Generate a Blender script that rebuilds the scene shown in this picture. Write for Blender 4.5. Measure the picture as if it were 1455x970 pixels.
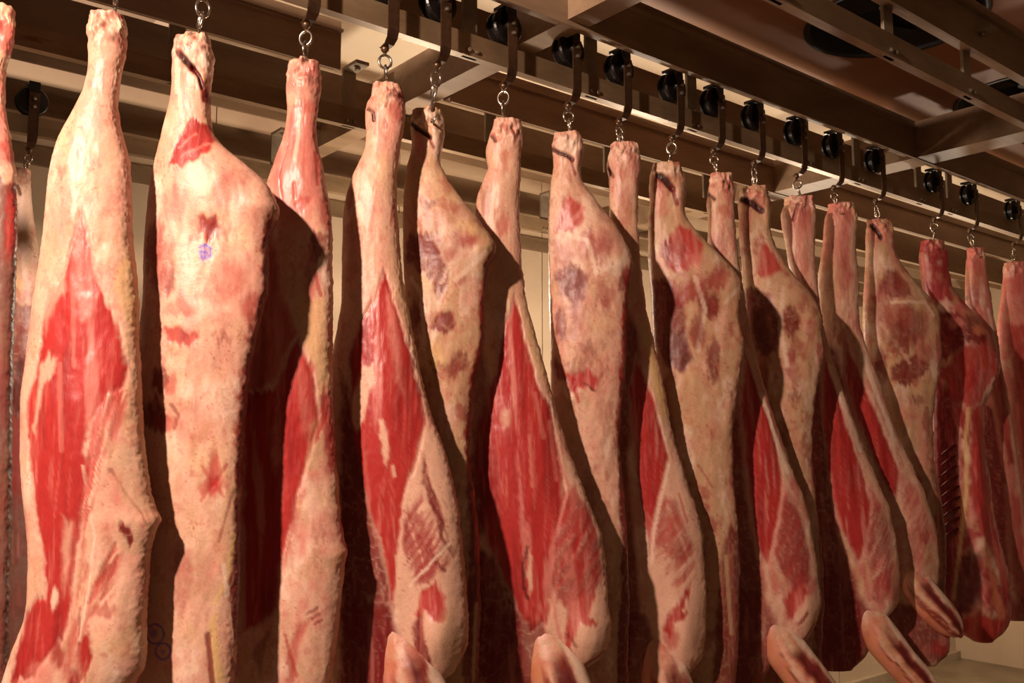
import bpy, bmesh, math, random
import numpy as np
from mathutils import Vector, Matrix

for o in list(bpy.data.objects):
    bpy.data.objects.remove(o)
SC = bpy.context.scene
COL = SC.collection
rng = np.random.RandomState(7)
random.seed(7)

# ------------------------------------------------------------------ camera
# Room axes: X runs along the meat rails, Y away towards the back wall, Z up.
F_PX, CX, CY = 1330.0, 727.5, 485.0
YAW, PITCH, CAMZ = math.radians(50.6), math.atan(145 / 1330.0), 1.5
FWD = np.array([math.cos(YAW) * math.cos(PITCH), math.sin(YAW) * math.cos(PITCH), math.sin(PITCH)])
RGT = np.array([math.sin(YAW), -math.cos(YAW), 0.0])
UPV = np.cross(RGT, FWD)
CAMP = np.array([0, 0, CAMZ])
cd = bpy.data.cameras.new('camera')
cd.sensor_width = 36.0
cd.lens = 36.0 * F_PX / 1455.0
cd.clip_start = 0.05
cam = bpy.data.objects.new('camera', cd)
COL.objects.link(cam)
cam.matrix_world = Matrix(((RGT[0], UPV[0], -FWD[0], 0), (RGT[1], UPV[1], -FWD[1], 0),
                           (RGT[2], UPV[2], -FWD[2], CAMZ), (0, 0, 0, 1)))
SC.camera = cam

# ------------------------------------------------------------------ light and exposure
w = bpy.data.worlds.new('room_ambience')
w.use_nodes = True
w.node_tree.nodes['Background'].inputs[0].default_value = (1.0, 0.62, 0.42, 1)
w.node_tree.nodes['Background'].inputs[1].default_value = 0.055
SC.world = w
VS = SC.view_settings
VS.view_transform = 'Standard'
VS.look = 'None'
VS.gamma = 1.0
VS.use_curve_mapping = False
VS.exposure = 0.08


def lamp(name, loc, power, size, color, target=None, kind='POINT'):
    l = bpy.data.lights.new(name, kind)
    l.energy = power
    l.color = color
    if kind == 'POINT':
        l.shadow_soft_size = size
    else:
        l.shape = 'DISK'
        l.size = size
    o = bpy.data.objects.new(name, l)
    o.location = loc
    if target is not None:
        o.rotation_euler = (Vector(target) - Vector(loc)).to_track_quat('-Z', 'Y').to_euler()
    COL.objects.link(o)
    return o


lamp('ceiling_lamp_key', (-1.3, 1.2, 3.2), 720, 0.06, (1.0, 0.77, 0.62))
for x, z, e in ((2.5, 2.2, 40), (4.1, 2.2, 42), (6.0, 2.0, 50), (8.2, 1.2, 80)):  # unseen fill lamps added behind the row to brighten back wall and ceiling
    lamp('hidden_fill_lamp_behind_row', (x, 3.78, z), e, 0.12, (1.0, 0.82, 0.62))

# ------------------------------------------------------------------ helpers
def lin(c):
    c = np.asarray(c, float) / 255.0
    return np.where(c <= 0.04045, c / 12.92, ((c + 0.055) / 1.055) ** 2.4)


def ray(px, py):
    return FWD * F_PX + RGT * (px - CX) - UPV * (py - CY)


def link(ob, parent=None):
    COL.objects.link(ob)
    if parent is not None:
        ob.parent = parent
    return ob


def tag(o, label=None, cat=None, group=None, kind=None):
    if label: o['label'] = label
    if cat: o['category'] = cat
    if group: o['group'] = group
    if kind: o['kind'] = kind
    return o


def thing(name, label, cat, loc=(0, 0, 0), rz=0.0, group=None):
    o = bpy.data.objects.new(name, None)
    o.empty_display_size = 0.05
    o.location = loc
    o.rotation_euler = (0, 0, rz)
    return tag(link(o), label, cat, group)


def obj(name, bm, mat, parent=None, smooth=False, loc=None):
    me = bpy.data.meshes.new(name)
    bmesh.ops.recalc_face_normals(bm, faces=bm.faces)
    bm.to_mesh(me)
    bm.free()
    if smooth:
        for p in me.polygons:
            p.use_smooth = True
    me.materials.append(mat)
    o = bpy.data.objects.new(name, me)
    if loc: o.location = loc
    return link(o, parent)


def box(bm, x0, x1, y0, y1, z0, z1):
    vs = [bm.verts.new((x, y, z)) for x in (x0, x1) for y in (y0, y1) for z in (z0, z1)]
    for f in ((0, 1, 3, 2), (4, 6, 7, 5), (0, 4, 5, 1), (2, 3, 7, 6), (0, 2, 6, 4), (1, 5, 7, 3)):
        bm.faces.new([vs[i] for i in f])


def tube(bm, pts, rad, n=8):
    pts = [Vector(p) for p in pts]
    if not hasattr(rad, '__len__'):
        rad = [rad] * len(pts)
    rings = []
    prev = None
    for i, p in enumerate(pts):
        d = (pts[min(i + 1, len(pts) - 1)] - pts[max(i - 1, 0)]).normalized()
        a = d.orthogonal().normalized() if prev is None else (prev - d * prev.dot(d)).normalized()
        prev = a
        b = d.cross(a)
        rings.append([bm.verts.new(p + (a * math.cos(t) + b * math.sin(t)) * rad[i])
                      for t in [2 * math.pi * k / n for k in range(n)]])
    for r0, r1 in zip(rings, rings[1:]):
        for k in range(n):
            bm.faces.new((r0[k], r0[(k + 1) % n], r1[(k + 1) % n], r1[k]))
    bm.faces.new(rings[0][::-1])
    bm.faces.new(rings[-1])


def ring(bm, c, R, r, axis='y', n=20, m=8, sz=1.0):
    """closed torus, axis along y (or x); sz stretches it in z"""
    vs = []
    for i in range(n):
        t = 2 * math.pi * i / n
        row = []
        for j in range(m):
            p = 2 * math.pi * j / m
            d = R + r * math.cos(p)
            u_, z_, q = d * math.cos(t), d * math.sin(t) * sz, r * math.sin(p)
            row.append(bm.verts.new((c[0] + u_, c[1] + q, c[2] + z_) if axis == 'y' else (c[0] + q, c[1] + u_, c[2] + z_)))
        vs.append(row)
    for i in range(n):
        for j in range(m):
            bm.faces.new((vs[i][j], vs[(i + 1) % n][j], vs[(i + 1) % n][(j + 1) % m], vs[i][(j + 1) % m]))


def disc(bm, c, prof, n=32):
    """lathe around the y axis; prof = [(r, y)]"""
    rows = []
    for r, y in prof:
        rows.append([bm.verts.new((c[0] + r * math.cos(2 * math.pi * k / n), c[1] + y, c[2] + r * math.sin(2 * math.pi * k / n)))
                     for k in range(n)])
    for a, b in zip(rows, rows[1:]):
        for k in range(n):
            bm.faces.new((a[k], a[(k + 1) % n], b[(k + 1) % n], b[k]))
    bm.faces.new(rows[0])
    bm.faces.new(rows[-1][::-1])


# ------------------------------------------------------------------ value noise (numpy)
_TAB = rng.rand(4096)


def vnoise(x, y, seed=0):
    xi = np.floor(x).astype(np.int64)
    yi = np.floor(y).astype(np.int64)
    fx, fy = x - xi, y - yi
    fx = fx * fx * (3 - 2 * fx)
    fy = fy * fy * (3 - 2 * fy)
    h = lambda a, b: _TAB[(a * 7919 + b * 104729 + seed * 15731) % 4096]
    return ((h(xi, yi) * (1 - fx) + h(xi + 1, yi) * fx) * (1 - fy)
            + (h(xi, yi + 1) * (1 - fx) + h(xi + 1, yi + 1) * fx) * fy) * 2 - 1


def fbm(x, y, seed=0, o=4):
    s, a, t = 0, 1.0, 0
    for k in range(o):
        s = s + a * vnoise(x * 2 ** k + 17 * k, y * 2 ** k + 31 * k, seed + k)
        t += a
        a *= 0.55
    return s / t


def sstep(a, b, x):
    t = np.clip((x - a) / (b - a), 0, 1)
    return t * t * (3 - 2 * t)


# ------------------------------------------------------------------ materials
def mat(name):
    m = bpy.data.materials.new(name)
    m.use_nodes = True
    nt = m.node_tree
    return m, nt, nt.nodes['Principled BSDF']


def nd(nt, typ, **kw):
    n = nt.nodes.new(typ)
    for k, v in kw.items():
        if k in n.inputs:
            n.inputs[k].default_value = v
        else:
            setattr(n, k, v)
    return n


def steel(name, c1, c2, rough, metal=0.0, scale=6.0, bump=0.15, c3=None, stretch=(1, 1, 1)):
    """painted or bare steel with grime: two or three colours mixed by noise"""
    m, nt, b = mat(name)
    tc = nd(nt, 'ShaderNodeTexCoord')
    mp = nd(nt, 'ShaderNodeMapping')
    mp.inputs['Scale'].default_value = stretch
    nt.links.new(tc.outputs['Object'], mp.inputs['Vector'])
    n1 = nd(nt, 'ShaderNodeTexNoise', Scale=scale, Detail=6.0, Roughness=0.65)
    n2 = nd(nt, 'ShaderNodeTexNoise', Scale=scale * 9, Detail=3.0)
    nt.links.new(mp.outputs[0], n1.inputs['Vector'])
    nt.links.new(mp.outputs[0], n2.inputs['Vector'])
    r = nd(nt, 'ShaderNodeValToRGB')
    r.color_ramp.elements[0].position = 0.36
    r.color_ramp.elements[1].position = 0.66
    r.color_ramp.elements[0].color = (*lin(c1), 1)
    r.color_ramp.elements[1].color = (*lin(c2), 1)
    if c3 is not None:
        e = r.color_ramp.elements.new(0.74)
        e.color = (*lin(c3), 1)
    nt.links.new(n1.outputs['Fac'], r.inputs['Fac'])
    nt.links.new(r.outputs['Color'], b.inputs['Base Color'])
    b.inputs['Roughness'].default_value = rough
    b.inputs['Metallic'].default_value = metal
    bp = nd(nt, 'ShaderNodeBump', Strength=bump, Distance=0.004)
    nt.links.new(n2.outputs['Fac'], bp.inputs['Height'])
    nt.links.new(bp.outputs['Normal'], b.inputs['Normal'])
    return m


M_BEAM = steel('beam_paint_worn', (122, 96, 72), (158, 130, 102), 0.5, 0.0, 3.0, 0.25, (96, 66, 46), (0.5, 2, 2))
M_RAIL = steel('rail_steel_brown', (120, 96, 70), (150, 124, 94), 0.42, 0.35, 4.0, 0.2, (110, 74, 40), (0.6, 2, 2))
M_BRACK = steel('bracket_galvanised', (128, 112, 94), (158, 142, 120), 0.45, 0.3, 8.0, 0.15)
M_STRAP = steel('trolley_strap_steel', (70, 48, 34), (104, 76, 54), 0.36, 0.6, 20.0, 0.1)
M_WHEEL = steel('trolley_wheel_black', (16, 13, 12), (34, 28, 26), 0.32, 0.2, 20.0, 0.1)
M_BOLT = steel('bolt_bright', (150, 140, 124), (190, 180, 165), 0.25, 0.9, 30.0, 0.05)
M_HOOK = steel('hook_stainless', (165, 150, 135), (200, 188, 172), 0.22, 0.95, 30.0, 0.05)
M_WALL = steel('wall_cold_store_panel', (182, 156, 128), (196, 172, 144), 0.6, 0.0, 1.2, 0.1, (172, 146, 118))
M_CEIL = steel('ceiling_panel', (232, 210, 180), (242, 224, 198), 0.55, 0.0, 1.0, 0.08, (224, 200, 168))
M_HOUS = steel('cooler_housing', (150, 100, 70), (168, 116, 82), 0.5, 0.1, 1.5, 0.08)
M_DARK = steel('fan_black', (10, 9, 9), (20, 18, 17), 0.5, 0.2, 10.0, 0.1)
M_FLOOR = steel('floor_wet_concrete', (104, 88, 66), (134, 116, 90), 0.32, 0.0, 2.0, 0.3, (90, 74, 54))
M_KERB = steel('kerb_concrete', (150, 130, 104), (178, 156, 128), 0.55, 0.0, 5.0, 0.3)


def meat_material():
    m, nt, b = mat('raw_beef_surface')
    at = nd(nt, 'ShaderNodeAttribute', attribute_name='tint')
    tc = nd(nt, 'ShaderNodeTexCoord')
    mp = nd(nt, 'ShaderNodeMapping')
    mp.inputs['Scale'].default_value = (1, 1, 0.22)
    nt.links.new(tc.outputs['Object'], mp.inputs['Vector'])
    fine = nd(nt, 'ShaderNodeTexNoise', Scale=150.0, Detail=4.0, Roughness=0.6)
    fib = nd(nt, 'ShaderNodeTexNoise', Scale=230.0, Detail=3.0, Roughness=0.6)
    nt.links.new(tc.outputs['Object'], fine.inputs['Vector'])
    nt.links.new(mp.outputs[0], fib.inputs['Vector'])
    mixv = nd(nt, 'ShaderNodeMix', data_type='FLOAT')
    nt.links.new(at.outputs['Alpha'], mixv.inputs[0])
    nt.links.new(fine.outputs['Fac'], mixv.inputs[2])
    nt.links.new(fib.outputs['Fac'], mixv.inputs[3])
    mr = nd(nt, 'ShaderNodeMapRange')
    mr.inputs[1].default_value = 0.3
    mr.inputs[2].default_value = 0.7
    mr.inputs[3].default_value = 0.90
    mr.inputs[4].default_value = 1.08
    nt.links.new(mixv.outputs[0], mr.inputs[0])
    mul = nd(nt, 'ShaderNodeVectorMath', operation='SCALE')
    nt.links.new(at.outputs['Color'], mul.inputs[0])
    nt.links.new(mr.outputs[0], mul.inputs['Scale'])
    nt.links.new(mul.outputs[0], b.inputs['Base Color'])
    rr = nd(nt, 'ShaderNodeMapRange')
    rr.inputs[3].default_value = 0.44
    rr.inputs[4].default_value = 0.34
    nt.links.new(at.outputs['Alpha'], rr.inputs[0])
    nt.links.new(rr.outputs[0], b.inputs['Roughness'])
    b.inputs['Specular IOR Level'].default_value = 0.42
    b.inputs['Subsurface Weight'].default_value = 0.07
    b.inputs['Subsurface Radius'].default_value = (1.0, 0.35, 0.2)
    b.inputs['Subsurface Scale'].default_value = 0.006
    bp = nd(nt, 'ShaderNodeBump', Strength=0.22, Distance=0.003)
    nt.links.new(mixv.outputs[0], bp.inputs['Height'])
    nt.links.new(bp.outputs['Normal'], b.inputs['Normal'])
    return m


M_MEAT = meat_material()

# ------------------------------------------------------------------ the room
FLOOR_Z, CEIL_Z, WALL_Y = -0.72, 3.5, 4.85


def structure(name, m, *boxes, parent=None):
    bm = bmesh.new()
    for b_ in boxes:
        box(bm, *b_)
    o = obj(name, bm, m, parent)
    if parent is None:
        o['kind'] = 'structure'
    return o


structure('floor', M_FLOOR, (-4, 10.2, -3, WALL_Y + 0.2, FLOOR_Z - 0.2, FLOOR_Z))
structure('ceiling', M_CEIL, (1.5, 10.2, -0.6, WALL_Y + 0.2, CEIL_Z, CEIL_Z + 0.15))
wb = structure('wall_back', M_WALL, (-4, 10.2, WALL_Y + 0.03, WALL_Y + 0.2, FLOOR_Z, 4.3))
for i in range(12):                        # insulated wall panels with joints between them
    x0 = -4 + i * 1.18
    structure('panel', M_WALL, (x0, x0 + 1.172, WALL_Y, WALL_Y + 0.03, FLOOR_Z, 4.3), parent=wb)
structure('wall_right', M_WALL, (10.0, 10.2, -3, WALL_Y, FLOOR_Z, CEIL_Z))
structure('baseboard_back', M_KERB, (-4, 10, WALL_Y - 0.05, WALL_Y, FLOOR_Z, FLOOR_Z + 0.07))
structure('trim_1', M_RAIL, (-4, 10, WALL_Y - 0.025, WALL_Y, 2.83, 2.92))

# ------------------------------------------------------------------ overhead steelwork
X0, X1 = -1.6, 9.9


def ibeam_x(bm, y0, y1, z0, z1, x0=X0, x1=X1, t=0.012):
    """section along x with flanges y0..y1 and a web in the middle"""
    ym = (y0 + y1) / 2
    box(bm, x0, x1, y0, y1, z0, z0 + t)
    box(bm, x0, x1, y0, y1, z1 - t, z1)
    box(bm, x0, x1, ym - t / 2, ym + t / 2, z0 + t, z1 - t)


def plate_x(bm, y0, y1, z0, z1, x0=X0, x1=X1):
    box(bm, x0, x1, y0, y1, z0, z1)


def rail(y, label, brackets, dirn=-1, xs=X0):
    r = thing('overhead_rail', label, 'rail', (0, y, 2.81), 0, 'overhead meat rails')
    bm = bmesh.new()
    box(bm, xs, X1, -0.006, 0.006, 0, 0.08)
    obj('rail_bar', bm, M_RAIL, r)
    bm = bmesh.new()
    box(bm, xs, X1, 0.006, 0.03, 0.0, 0.006)
    obj('rail_foot', bm, M_RAIL, r)
    for x in brackets:
        bm = bmesh.new()               # hanger: leg up from the rail's far side, bent over to the beam in front
        box(bm, x - 0.03, x + 0.03, 0.006, 0.018, 0.0, 0.235)
        box(bm, x - 0.03, x + 0.03, dirn * 0.10, 0.018, 0.235, 0.249)
        g = obj('bracket', bm, M_BRACK, r)
        for dx, yy, zz in ((-0.015, -0.008, 0.02), (0.018, -0.008, 0.02)):
            bm = bmesh.new()
            disc(bm, (x + dx, yy - 0.002, zz), [(0.007, -0.004), (0.009, 0.0), (0.009, 0.004)], 8)
            obj('bolt', bm, M_BOLT, g)
        bm = bmesh.new()
        tube(bm, [(x, dirn * 0.06, 0.222), (x, dirn * 0.06, 0.235)], 0.012, 8)
        obj('bolt', bm, M_BOLT, g)
    return r


rail(1.55, 'nearest overhead rail, crossing under the round fan openings', [2.3, 2.95, 3.53, 4.2, 4.9, 6.0, 7.2], xs=2.16)
rail(2.46, 'main overhead rail that the black trolleys of the front row run on', [0.2, 1.07, 1.84, 2.42, 3.01, 3.84, 4.3, 4.93, 5.29, 6.4, 7.4])
rail(3.34, 'overhead rail one row behind the front row of beef sides', [0.3, 1.15, 1.87, 2.62, 3.4, 4.2, 5.0, 6.0, 7.0])
rail(4.3, 'farthest overhead rail, close to the back wall', [0.2, 1.1, 2.0, 2.9, 3.8, 4.8, 5.8, 7.0])


def beam(label, fn, *args, **kw):
    bm = bmesh.new()
    fn(bm, *args, **kw)
    o = obj('steel_beam', bm, M_BEAM)
    return tag(o, label, 'beam', 'ceiling steelwork')


TX1, TX2 = 2.16, 4.62


def channel_x(bm, y, z0, z1, x0=X0, x1=X1):
    """channel: tall web towards the camera, lips top and bottom turned to the back"""
    box(bm, x0, x1, y - 0.012, y, z0, z1)
    box(bm, x0, x1, y, y + 0.05, z0 + 0.02, z0 + 0.032)
    box(bm, x0, x1, y - 0.03, y - 0.012, z1 - 0.05, z1 - 0.038)
    box(bm, x0, x1, y, y + 0.05, z1 - 0.012, z1)


beam('front long channel beam above the nearest rail, top right', channel_x, 1.515, 2.97, 3.17, x0=2.16)
beam('long channel beam just above the main row of black trolleys', channel_x, 2.33, 2.97, 3.17)
beam('long channel beam above the second rail, upper left', channel_x, 3.20, 2.97, 3.17, x1=1.74)
beam('dark channel beam above the second rail, right of the first cross beam', channel_x, 3.20, 2.97, 3.17, x0=2.28)
beam('deep plate beam directly behind the black trolley wheels', plate_x, 2.62, 2.70, 2.95, 3.09)
beam('deep plate beam behind the farthest rail, low strip near the wall', plate_x, 4.44, 4.52, 2.95, 3.09)
beam('long channel beam above the farthest rail, near the wall', channel_x, 4.16, 3.07, 3.24)
beam('deep plate beam behind the second rail, wide pale face at upper left', plate_x, 3.50, 3.58, 2.95, 3.09)


def cross_y(bm, x, z0, z1, y0=-0.4, y1=WALL_Y - 0.06):
    box(bm, x, x + 0.012, y0, y1, z0, z1)
    box(bm, x, x + 0.1, y0, y1, z0 - 0.012, z0)
    box(bm, x, x + 0.1, y0, y1, z1, z1 + 0.012)


def cross_deep(bm, x, z0, z1, y0=-0.4, y1=WALL_Y - 0.06):
    box(bm, x, x + 0.17, y0, y1, z0, z1)


beam('cross beam at upper centre over the fifth and sixth trolleys', cross_y, TX1, 3.0, 3.165)
beam('deep cross beam at upper right, stained brown, over the far trolleys', cross_deep, TX2, 2.975, 3.165)

# ------------------------------------------------------------------ ceiling cooler with round fan openings
cu = thing('cooling_unit', 'brown ceiling cooling unit with round black fan openings, upper right', 'cooler', (0, 0, 3.3))
HX0, HX1, HY0, HY1 = 1.3, 6.6, 1.1, 2.66  # housing drawn out past the fans; its brown stands in for shaded ceiling
FANS = [(3.71, 1.93), (5.1, 1.93)]
bm = bmesh.new()
SEG = 40
xs = [HX0, (FANS[0][0] + FANS[1][0]) / 2, HX1]
for (fx, fy), xa, xb in zip(FANS, xs, xs[1:]):
    inner, outer = [], []
    for k in range(SEG):
        t = 2 * math.pi * k / SEG
        inner.append(bm.verts.new((fx + 0.36 * math.cos(t), fy + 0.36 * math.sin(t), 0)))
        c, s = math.cos(t), math.sin(t)
        kx = ((xb - fx) if c > 0 else (fx - xa)) / max(abs(c), 1e-6)
        ky = ((HY1 - fy) if s > 0 else (fy - HY0)) / max(abs(s), 1e-6)
        k_ = min(kx, ky)
        outer.append(bm.verts.new((fx + k_ * c, fy + k_ * s, 0)))
    for k in range(SEG):
        bm.faces.new((inner[k], inner[(k + 1) % SEG], outer[(k + 1) % SEG], outer[k]))
obj('bottom_panel', bm, M_HOUS, cu)
bm = bmesh.new()
for a in ((HX0, HX1, HY0, HY0 + 0.01, 0.001, 0.2), (HX0, HX1, HY1 - 0.01, HY1, 0.001, 0.2),
          (HX0, HX0 + 0.01, HY0 + 0.01, HY1 - 0.01, 0.001, 0.2), (HX1 - 0.01, HX1, HY0 + 0.01, HY1 - 0.01, 0.001, 0.2)):
    box(bm, *a)
obj('side_panel', bm, M_HOUS, cu)
for fx, fy in FANS:
    bm = bmesh.new()
    rows = []
    for r_, z_ in ((0.375, -0.004), (0.36, -0.006), (0.35, 0.0), (0.35, 0.17), (0.02, 0.175)):
        rows.append([bm.verts.new((fx + r_ * math.cos(2 * math.pi * k / SEG), fy + r_ * math.sin(2 * math.pi * k / SEG), z_)) for k in range(SEG)])
    for a, b_ in zip(rows, rows[1:]):
        for k in range(SEG):
            bm.faces.new((a[k], a[(k + 1) % SEG], b_[(k + 1) % SEG], b_[k]))
    sh = obj('fan_shroud', bm, M_DARK, cu, True)
    bm = bmesh.new()
    tube(bm, [(fx, fy, 0.07), (fx, fy, 0.17)], 0.06, 16)
    obj('fan_hub', bm, M_DARK, sh)
    for q in range(4):
        t = q * math.pi / 2 + 0.4
        bm = bmesh.new()
        v = []
        for r_, hw in ((0.06, 0.04), (0.2, 0.09), (0.33, 0.11)):
            for s_ in (-1, 1):
                a = t + s_ * hw / r_ * 0.6
                v.append(bm.verts.new((fx + r_ * math.cos(a), fy + r_ * math.sin(a), 0.11 + s_ * 0.025)))
        bm.faces.new((v[0], v[1], v[3], v[2]))
        bm.faces.new((v[2], v[3], v[5], v[4]))
        bl = obj('fan_blade', bm, M_DARK, sh)
        sm = bl.modifiers.new('thickness', 'SOLIDIFY')
        sm.thickness = 0.004

# ------------------------------------------------------------------ beef sides
RZ = -(math.pi / 2 - YAW)
FH = np.array([math.cos(YAW), math.sin(YAW), 0.0])
PAL = {k: lin(v) for k, v in dict(
    F=(218, 168, 142), W=(236, 202, 178), Y=(218, 178, 118), T=(196, 154, 118), P=(208, 124, 110),
    R=(174, 48, 45), B=(160, 22, 24), D=(112, 16, 20), M=(150, 46, 46), K=(52, 20, 18), V=(92, 64, 168),
    N=(78, 22, 20), O=(206, 120, 84)).items()}
REDNESS = dict(R=1, B=0.8, D=0.35, M=0.25, K=0.2, N=0.35, P=0.3, O=0.2)


class Frame:
    """local frame of one hanging side: x = across its face, y = into the row, z = up"""
    def __init__(self, P):
        self.P = np.asarray(P, float)

    def loc(self, px, py, t=-0.045):
        d = ray(px, py)
        k = (FH @ (self.P - CAMP) + t) / (FH @ d)
        p = CAMP + d * k - self.P
        return np.array([RGT @ p, p[2]])

    def depth(self):
        return FWD @ (self.P - CAMP)


def smooth(v, n):
    if n < 2: return v
    k = np.hanning(n + 2)[1:-1]
    k /= k.sum()
    return np.convolve(np.pad(v, n // 2, 'edge'), k, 'same')[n // 2:n // 2 + len(v)]


def seg_dist(x, y, pts):
    d = np.full(x.shape, 1e9)
    for (ax, ay), (bx, by) in zip(pts, pts[1:]):
        vx, vy = bx - ax, by - ay
        t = np.clip(((x - ax) * vx + (y - ay) * vy) / (vx * vx + vy * vy + 1e-12), 0, 1)
        d = np.minimum(d, np.hypot(x - ax - t * vx, y - ay - t * vy))
    return d


def poly_sd(x, y, pts):
    """signed distance, positive inside"""
    ins = np.zeros(x.shape, bool)
    n = len(pts)
    for i in range(n):
        (ax, ay), (bx, by) = pts[i], pts[(i + 1) % n]
        c = ((ay > y) != (by > y))
        with np.errstate(divide='ignore', invalid='ignore'):
            c &= x < (bx - ax) * (y - ay) / (by - ay if by != ay else 1e-12) + ax
        ins ^= c
    d = seg_dist(x, y, list(pts) + [pts[0]])
    return np.where(ins, d, -d)


def feature_mask(f, fr, s, z, px):
    """weight 0..1 of one patch of the hide; (key, strength, shape...) with shapes in metres on the side's face"""
    kind = f[2]
    if kind == 'e':
        cx, cy, rx, ry = f[3:7]
        c = fr.loc(cx, cy)
        q = np.hypot((s - c[0]) / (rx * px), (z - c[1]) / (ry * px))
        return 1 - sstep(0.55, 1.25, q)
    if kind == 'o':
        cx, cy, r_, wd = f[3:7]
        c = fr.loc(cx, cy)
        q = np.abs(np.hypot(s - c[0], z - c[1]) - r_ * px)
        return 1 - sstep(0.3 * wd * px, 0.9 * wd * px, q)
    if kind == 's':
        pts = [tuple(fr.loc(*p)) for p in f[4]]
        return 1 - sstep(0.35 * f[3] * px, 0.8 * f[3] * px, seg_dist(s, z, pts))
    soft = (f[4] if len(f) > 4 else 4.0) * 1.3
    pts = [tuple(fr.loc(*p)) for p in f[3]]
    return sstep(-0.5 * soft * px, soft * px, poly_sd(s, z, pts))


def surface(name, V, face_rows, s, z, fr, feats, base, seed, parent, edge=None, back=None, relief=1.0, warp=1.0, mottle=0.0, knob=1.0):
    """V: vertices (N,3) local; rows*cols grid; colours from the patches and from noise, stored per vertex"""
    px = fr.depth() / F_PX
    n1, n2 = fbm(s * 28 + seed, z * 16, seed), fbm(s * 90 + seed, z * 50, seed + 3, 3)
    n3 = fbm(s * 210, z * 150, seed + 7, 2)
    fray = fbm(s * 100, z * 7, seed + 9, 3)
    ws = s + (0.008 * n1 + 0.0045 * n2 + 0.0016 * n3) * warp
    wz = z + (0.014 * fbm(s * 26, z * 12 + 9, seed + 5) + 0.004 * n2 + 0.018 * fray) * warp
    tone, pink = base
    col = np.outer(np.ones(len(s)), PAL[tone])
    red = np.zeros(len(s))

    def blend(key, wgt, rd=None):
        nonlocal col, red
        c = PAL[key] if isinstance(key, str) else key
        wgt = np.clip(wgt, 0, 1)
        col = col * (1 - wgt[:, None]) + c * wgt[:, None]
        red = red * (1 - wgt) + (REDNESS.get(key, 0.0) if rd is None else rd) * wgt

    cream = fbm(s * 16 + 3, z * 8, seed + 11)
    blend('W', 0.65 * sstep(0.05, 0.45, cream))
    blend('P', pink * sstep(-0.1, 0.55, fbm(s * 22, z * 10 + 4, seed + 13)))
    blend('Y', 0.25 * sstep(0.12, 0.5, fbm(s * 14 + 8, z * 7, seed + 17)))
    blend('P', 0.6 * pink * sstep(0.05, 0.55, fbm(s * 70, z * 26, seed + 19)))
    blend('P', 0.25 * sstep(0.05, 0.5, fbm(s * 30, z * 22, seed + 18)))
    blend('T', 0.45 * sstep(0.05, 0.45, fbm(s * 24 + 2, z * 15 + 6, seed + 14) + 0.3 * n2))
    blend('R', 0.22 * sstep(0.15, 0.5, fbm(s * 48 + 4, z * 34, seed + 12) + 0.4 * n3))
    blend('M', mottle * sstep(0.12, 0.42, fbm(s * 17 + 5, z * 12, seed + 15) + 0.25 * n2))
    blend('T', 0.5 * mottle * sstep(0.05, 0.4, fbm(s * 13, z * 9 + 3, seed + 16)))
    vein = 1 - np.abs(fbm(s * 34 + 0.02 * n1, z * 17, seed + 25, 3)) / 0.06
    blend('R', 0.30 * np.clip(vein, 0, 1) * sstep(-0.1, 0.5, n1))
    film = fbm(s * 120, z * 8.5, seed + 21, 3)
    film2 = fbm(s * 34 + z * 2, z * 3.2, seed + 23, 4)
    dz = np.zeros(len(s))
    hk_ = sstep(-0.10, -0.02, z - z.max() + 0.02) * knob
    dz += hk_ * (0.018 * np.maximum(fbm(s * 42 + 5, z * 34, seed + 71, 2), -0.3) + 0.006 * n2)
    blend('R', 0.55 * hk_ * sstep(0.05, 0.5, fbm(s * 60, z * 40, seed + 73, 3)))
    blend('W', 0.45 * hk_ * sstep(0.1, 0.5, -fbm(s * 50, z * 40, seed + 75, 3)))
    for f in feats:
        if f[0] == 'bump':
            c = fr.loc(f[1], f[2])
            q = ((s - c[0]) / (f[3] * px)) ** 2 + ((z - c[1]) / (f[4] * px)) ** 2
            dz += f[5] * np.exp(-q)
            continue
        crisp = f[2] == 'o' or f[0] in 'VK'
        wq = 0.0 if crisp else (0.3 if f[2] == 's' else 1.9 if f[2] == 'e' and f[0] in 'DM' else 1.0)
        m = feature_mask(f, fr, s + wq * (ws - s), z + wq * (wz - z), px)
        if f[0] == 'R' and f[2] == 'p' and f[1] >= 1:     # pale seam of membrane along the sheet's border, in a shallow groove
            rim = 4 * m * (1 - m)
            blend('W', 0.5 * rim)
            dz -= 0.0025 * rim
        if f[2] == 'h':                          # fibres of a lean sheet, along their own direction
            ca_, sa_ = math.cos(f[5]), math.sin(f[5])
            al, ac = s * ca_ + z * sa_, -s * sa_ + z * ca_
            m = m * sstep(-0.25, 0.30, fbm(ac * 105 + 0.6 * n1, al * 11, seed + 61, 3))
        elif f[0] in 'DMP' and f[2] != 's':      # thin membrane lets some muscle through, some not
            m = m * (0.92 + 0.45 * sstep(-0.45, 0.30, n1 + 0.6 * n2))
            web = np.clip(1 - np.abs(fbm(s * 46 + 0.3 * n1, z * 30, seed + 91, 2)) / 0.13, 0, 1)
            m = np.clip(m, 0, 1) * (1 - 0.35 * web)
        blend(f[0], f[1] * m)
        if f[0] in 'K': dz -= 0.012 * m
        elif f[0] in 'RBDN': dz -= 0.0022 * m * f[1]
    # pale film and fibre streaks over bare muscle
    blend(lin((204, 104, 92)), red * 0.55 * sstep(0.0, 0.6, film), 0.6)
    blend(lin((216, 140, 126)), red * 0.60 * sstep(0.14, 0.55, film2 + 0.25 * film), 0.4)
    blend(lin((104, 16, 18)), red * 0.45 * sstep(0.05, 0.55, -film2 + 0.3 * film), 0.9)
    # small blood specks
    sp = vnoise(s * 260, z * 230, seed + 31)
    blend('B', 0.55 * sstep(0.72, 0.86, sp) * (1 - red) * sstep(-0.2, 0.3, n1))
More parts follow.
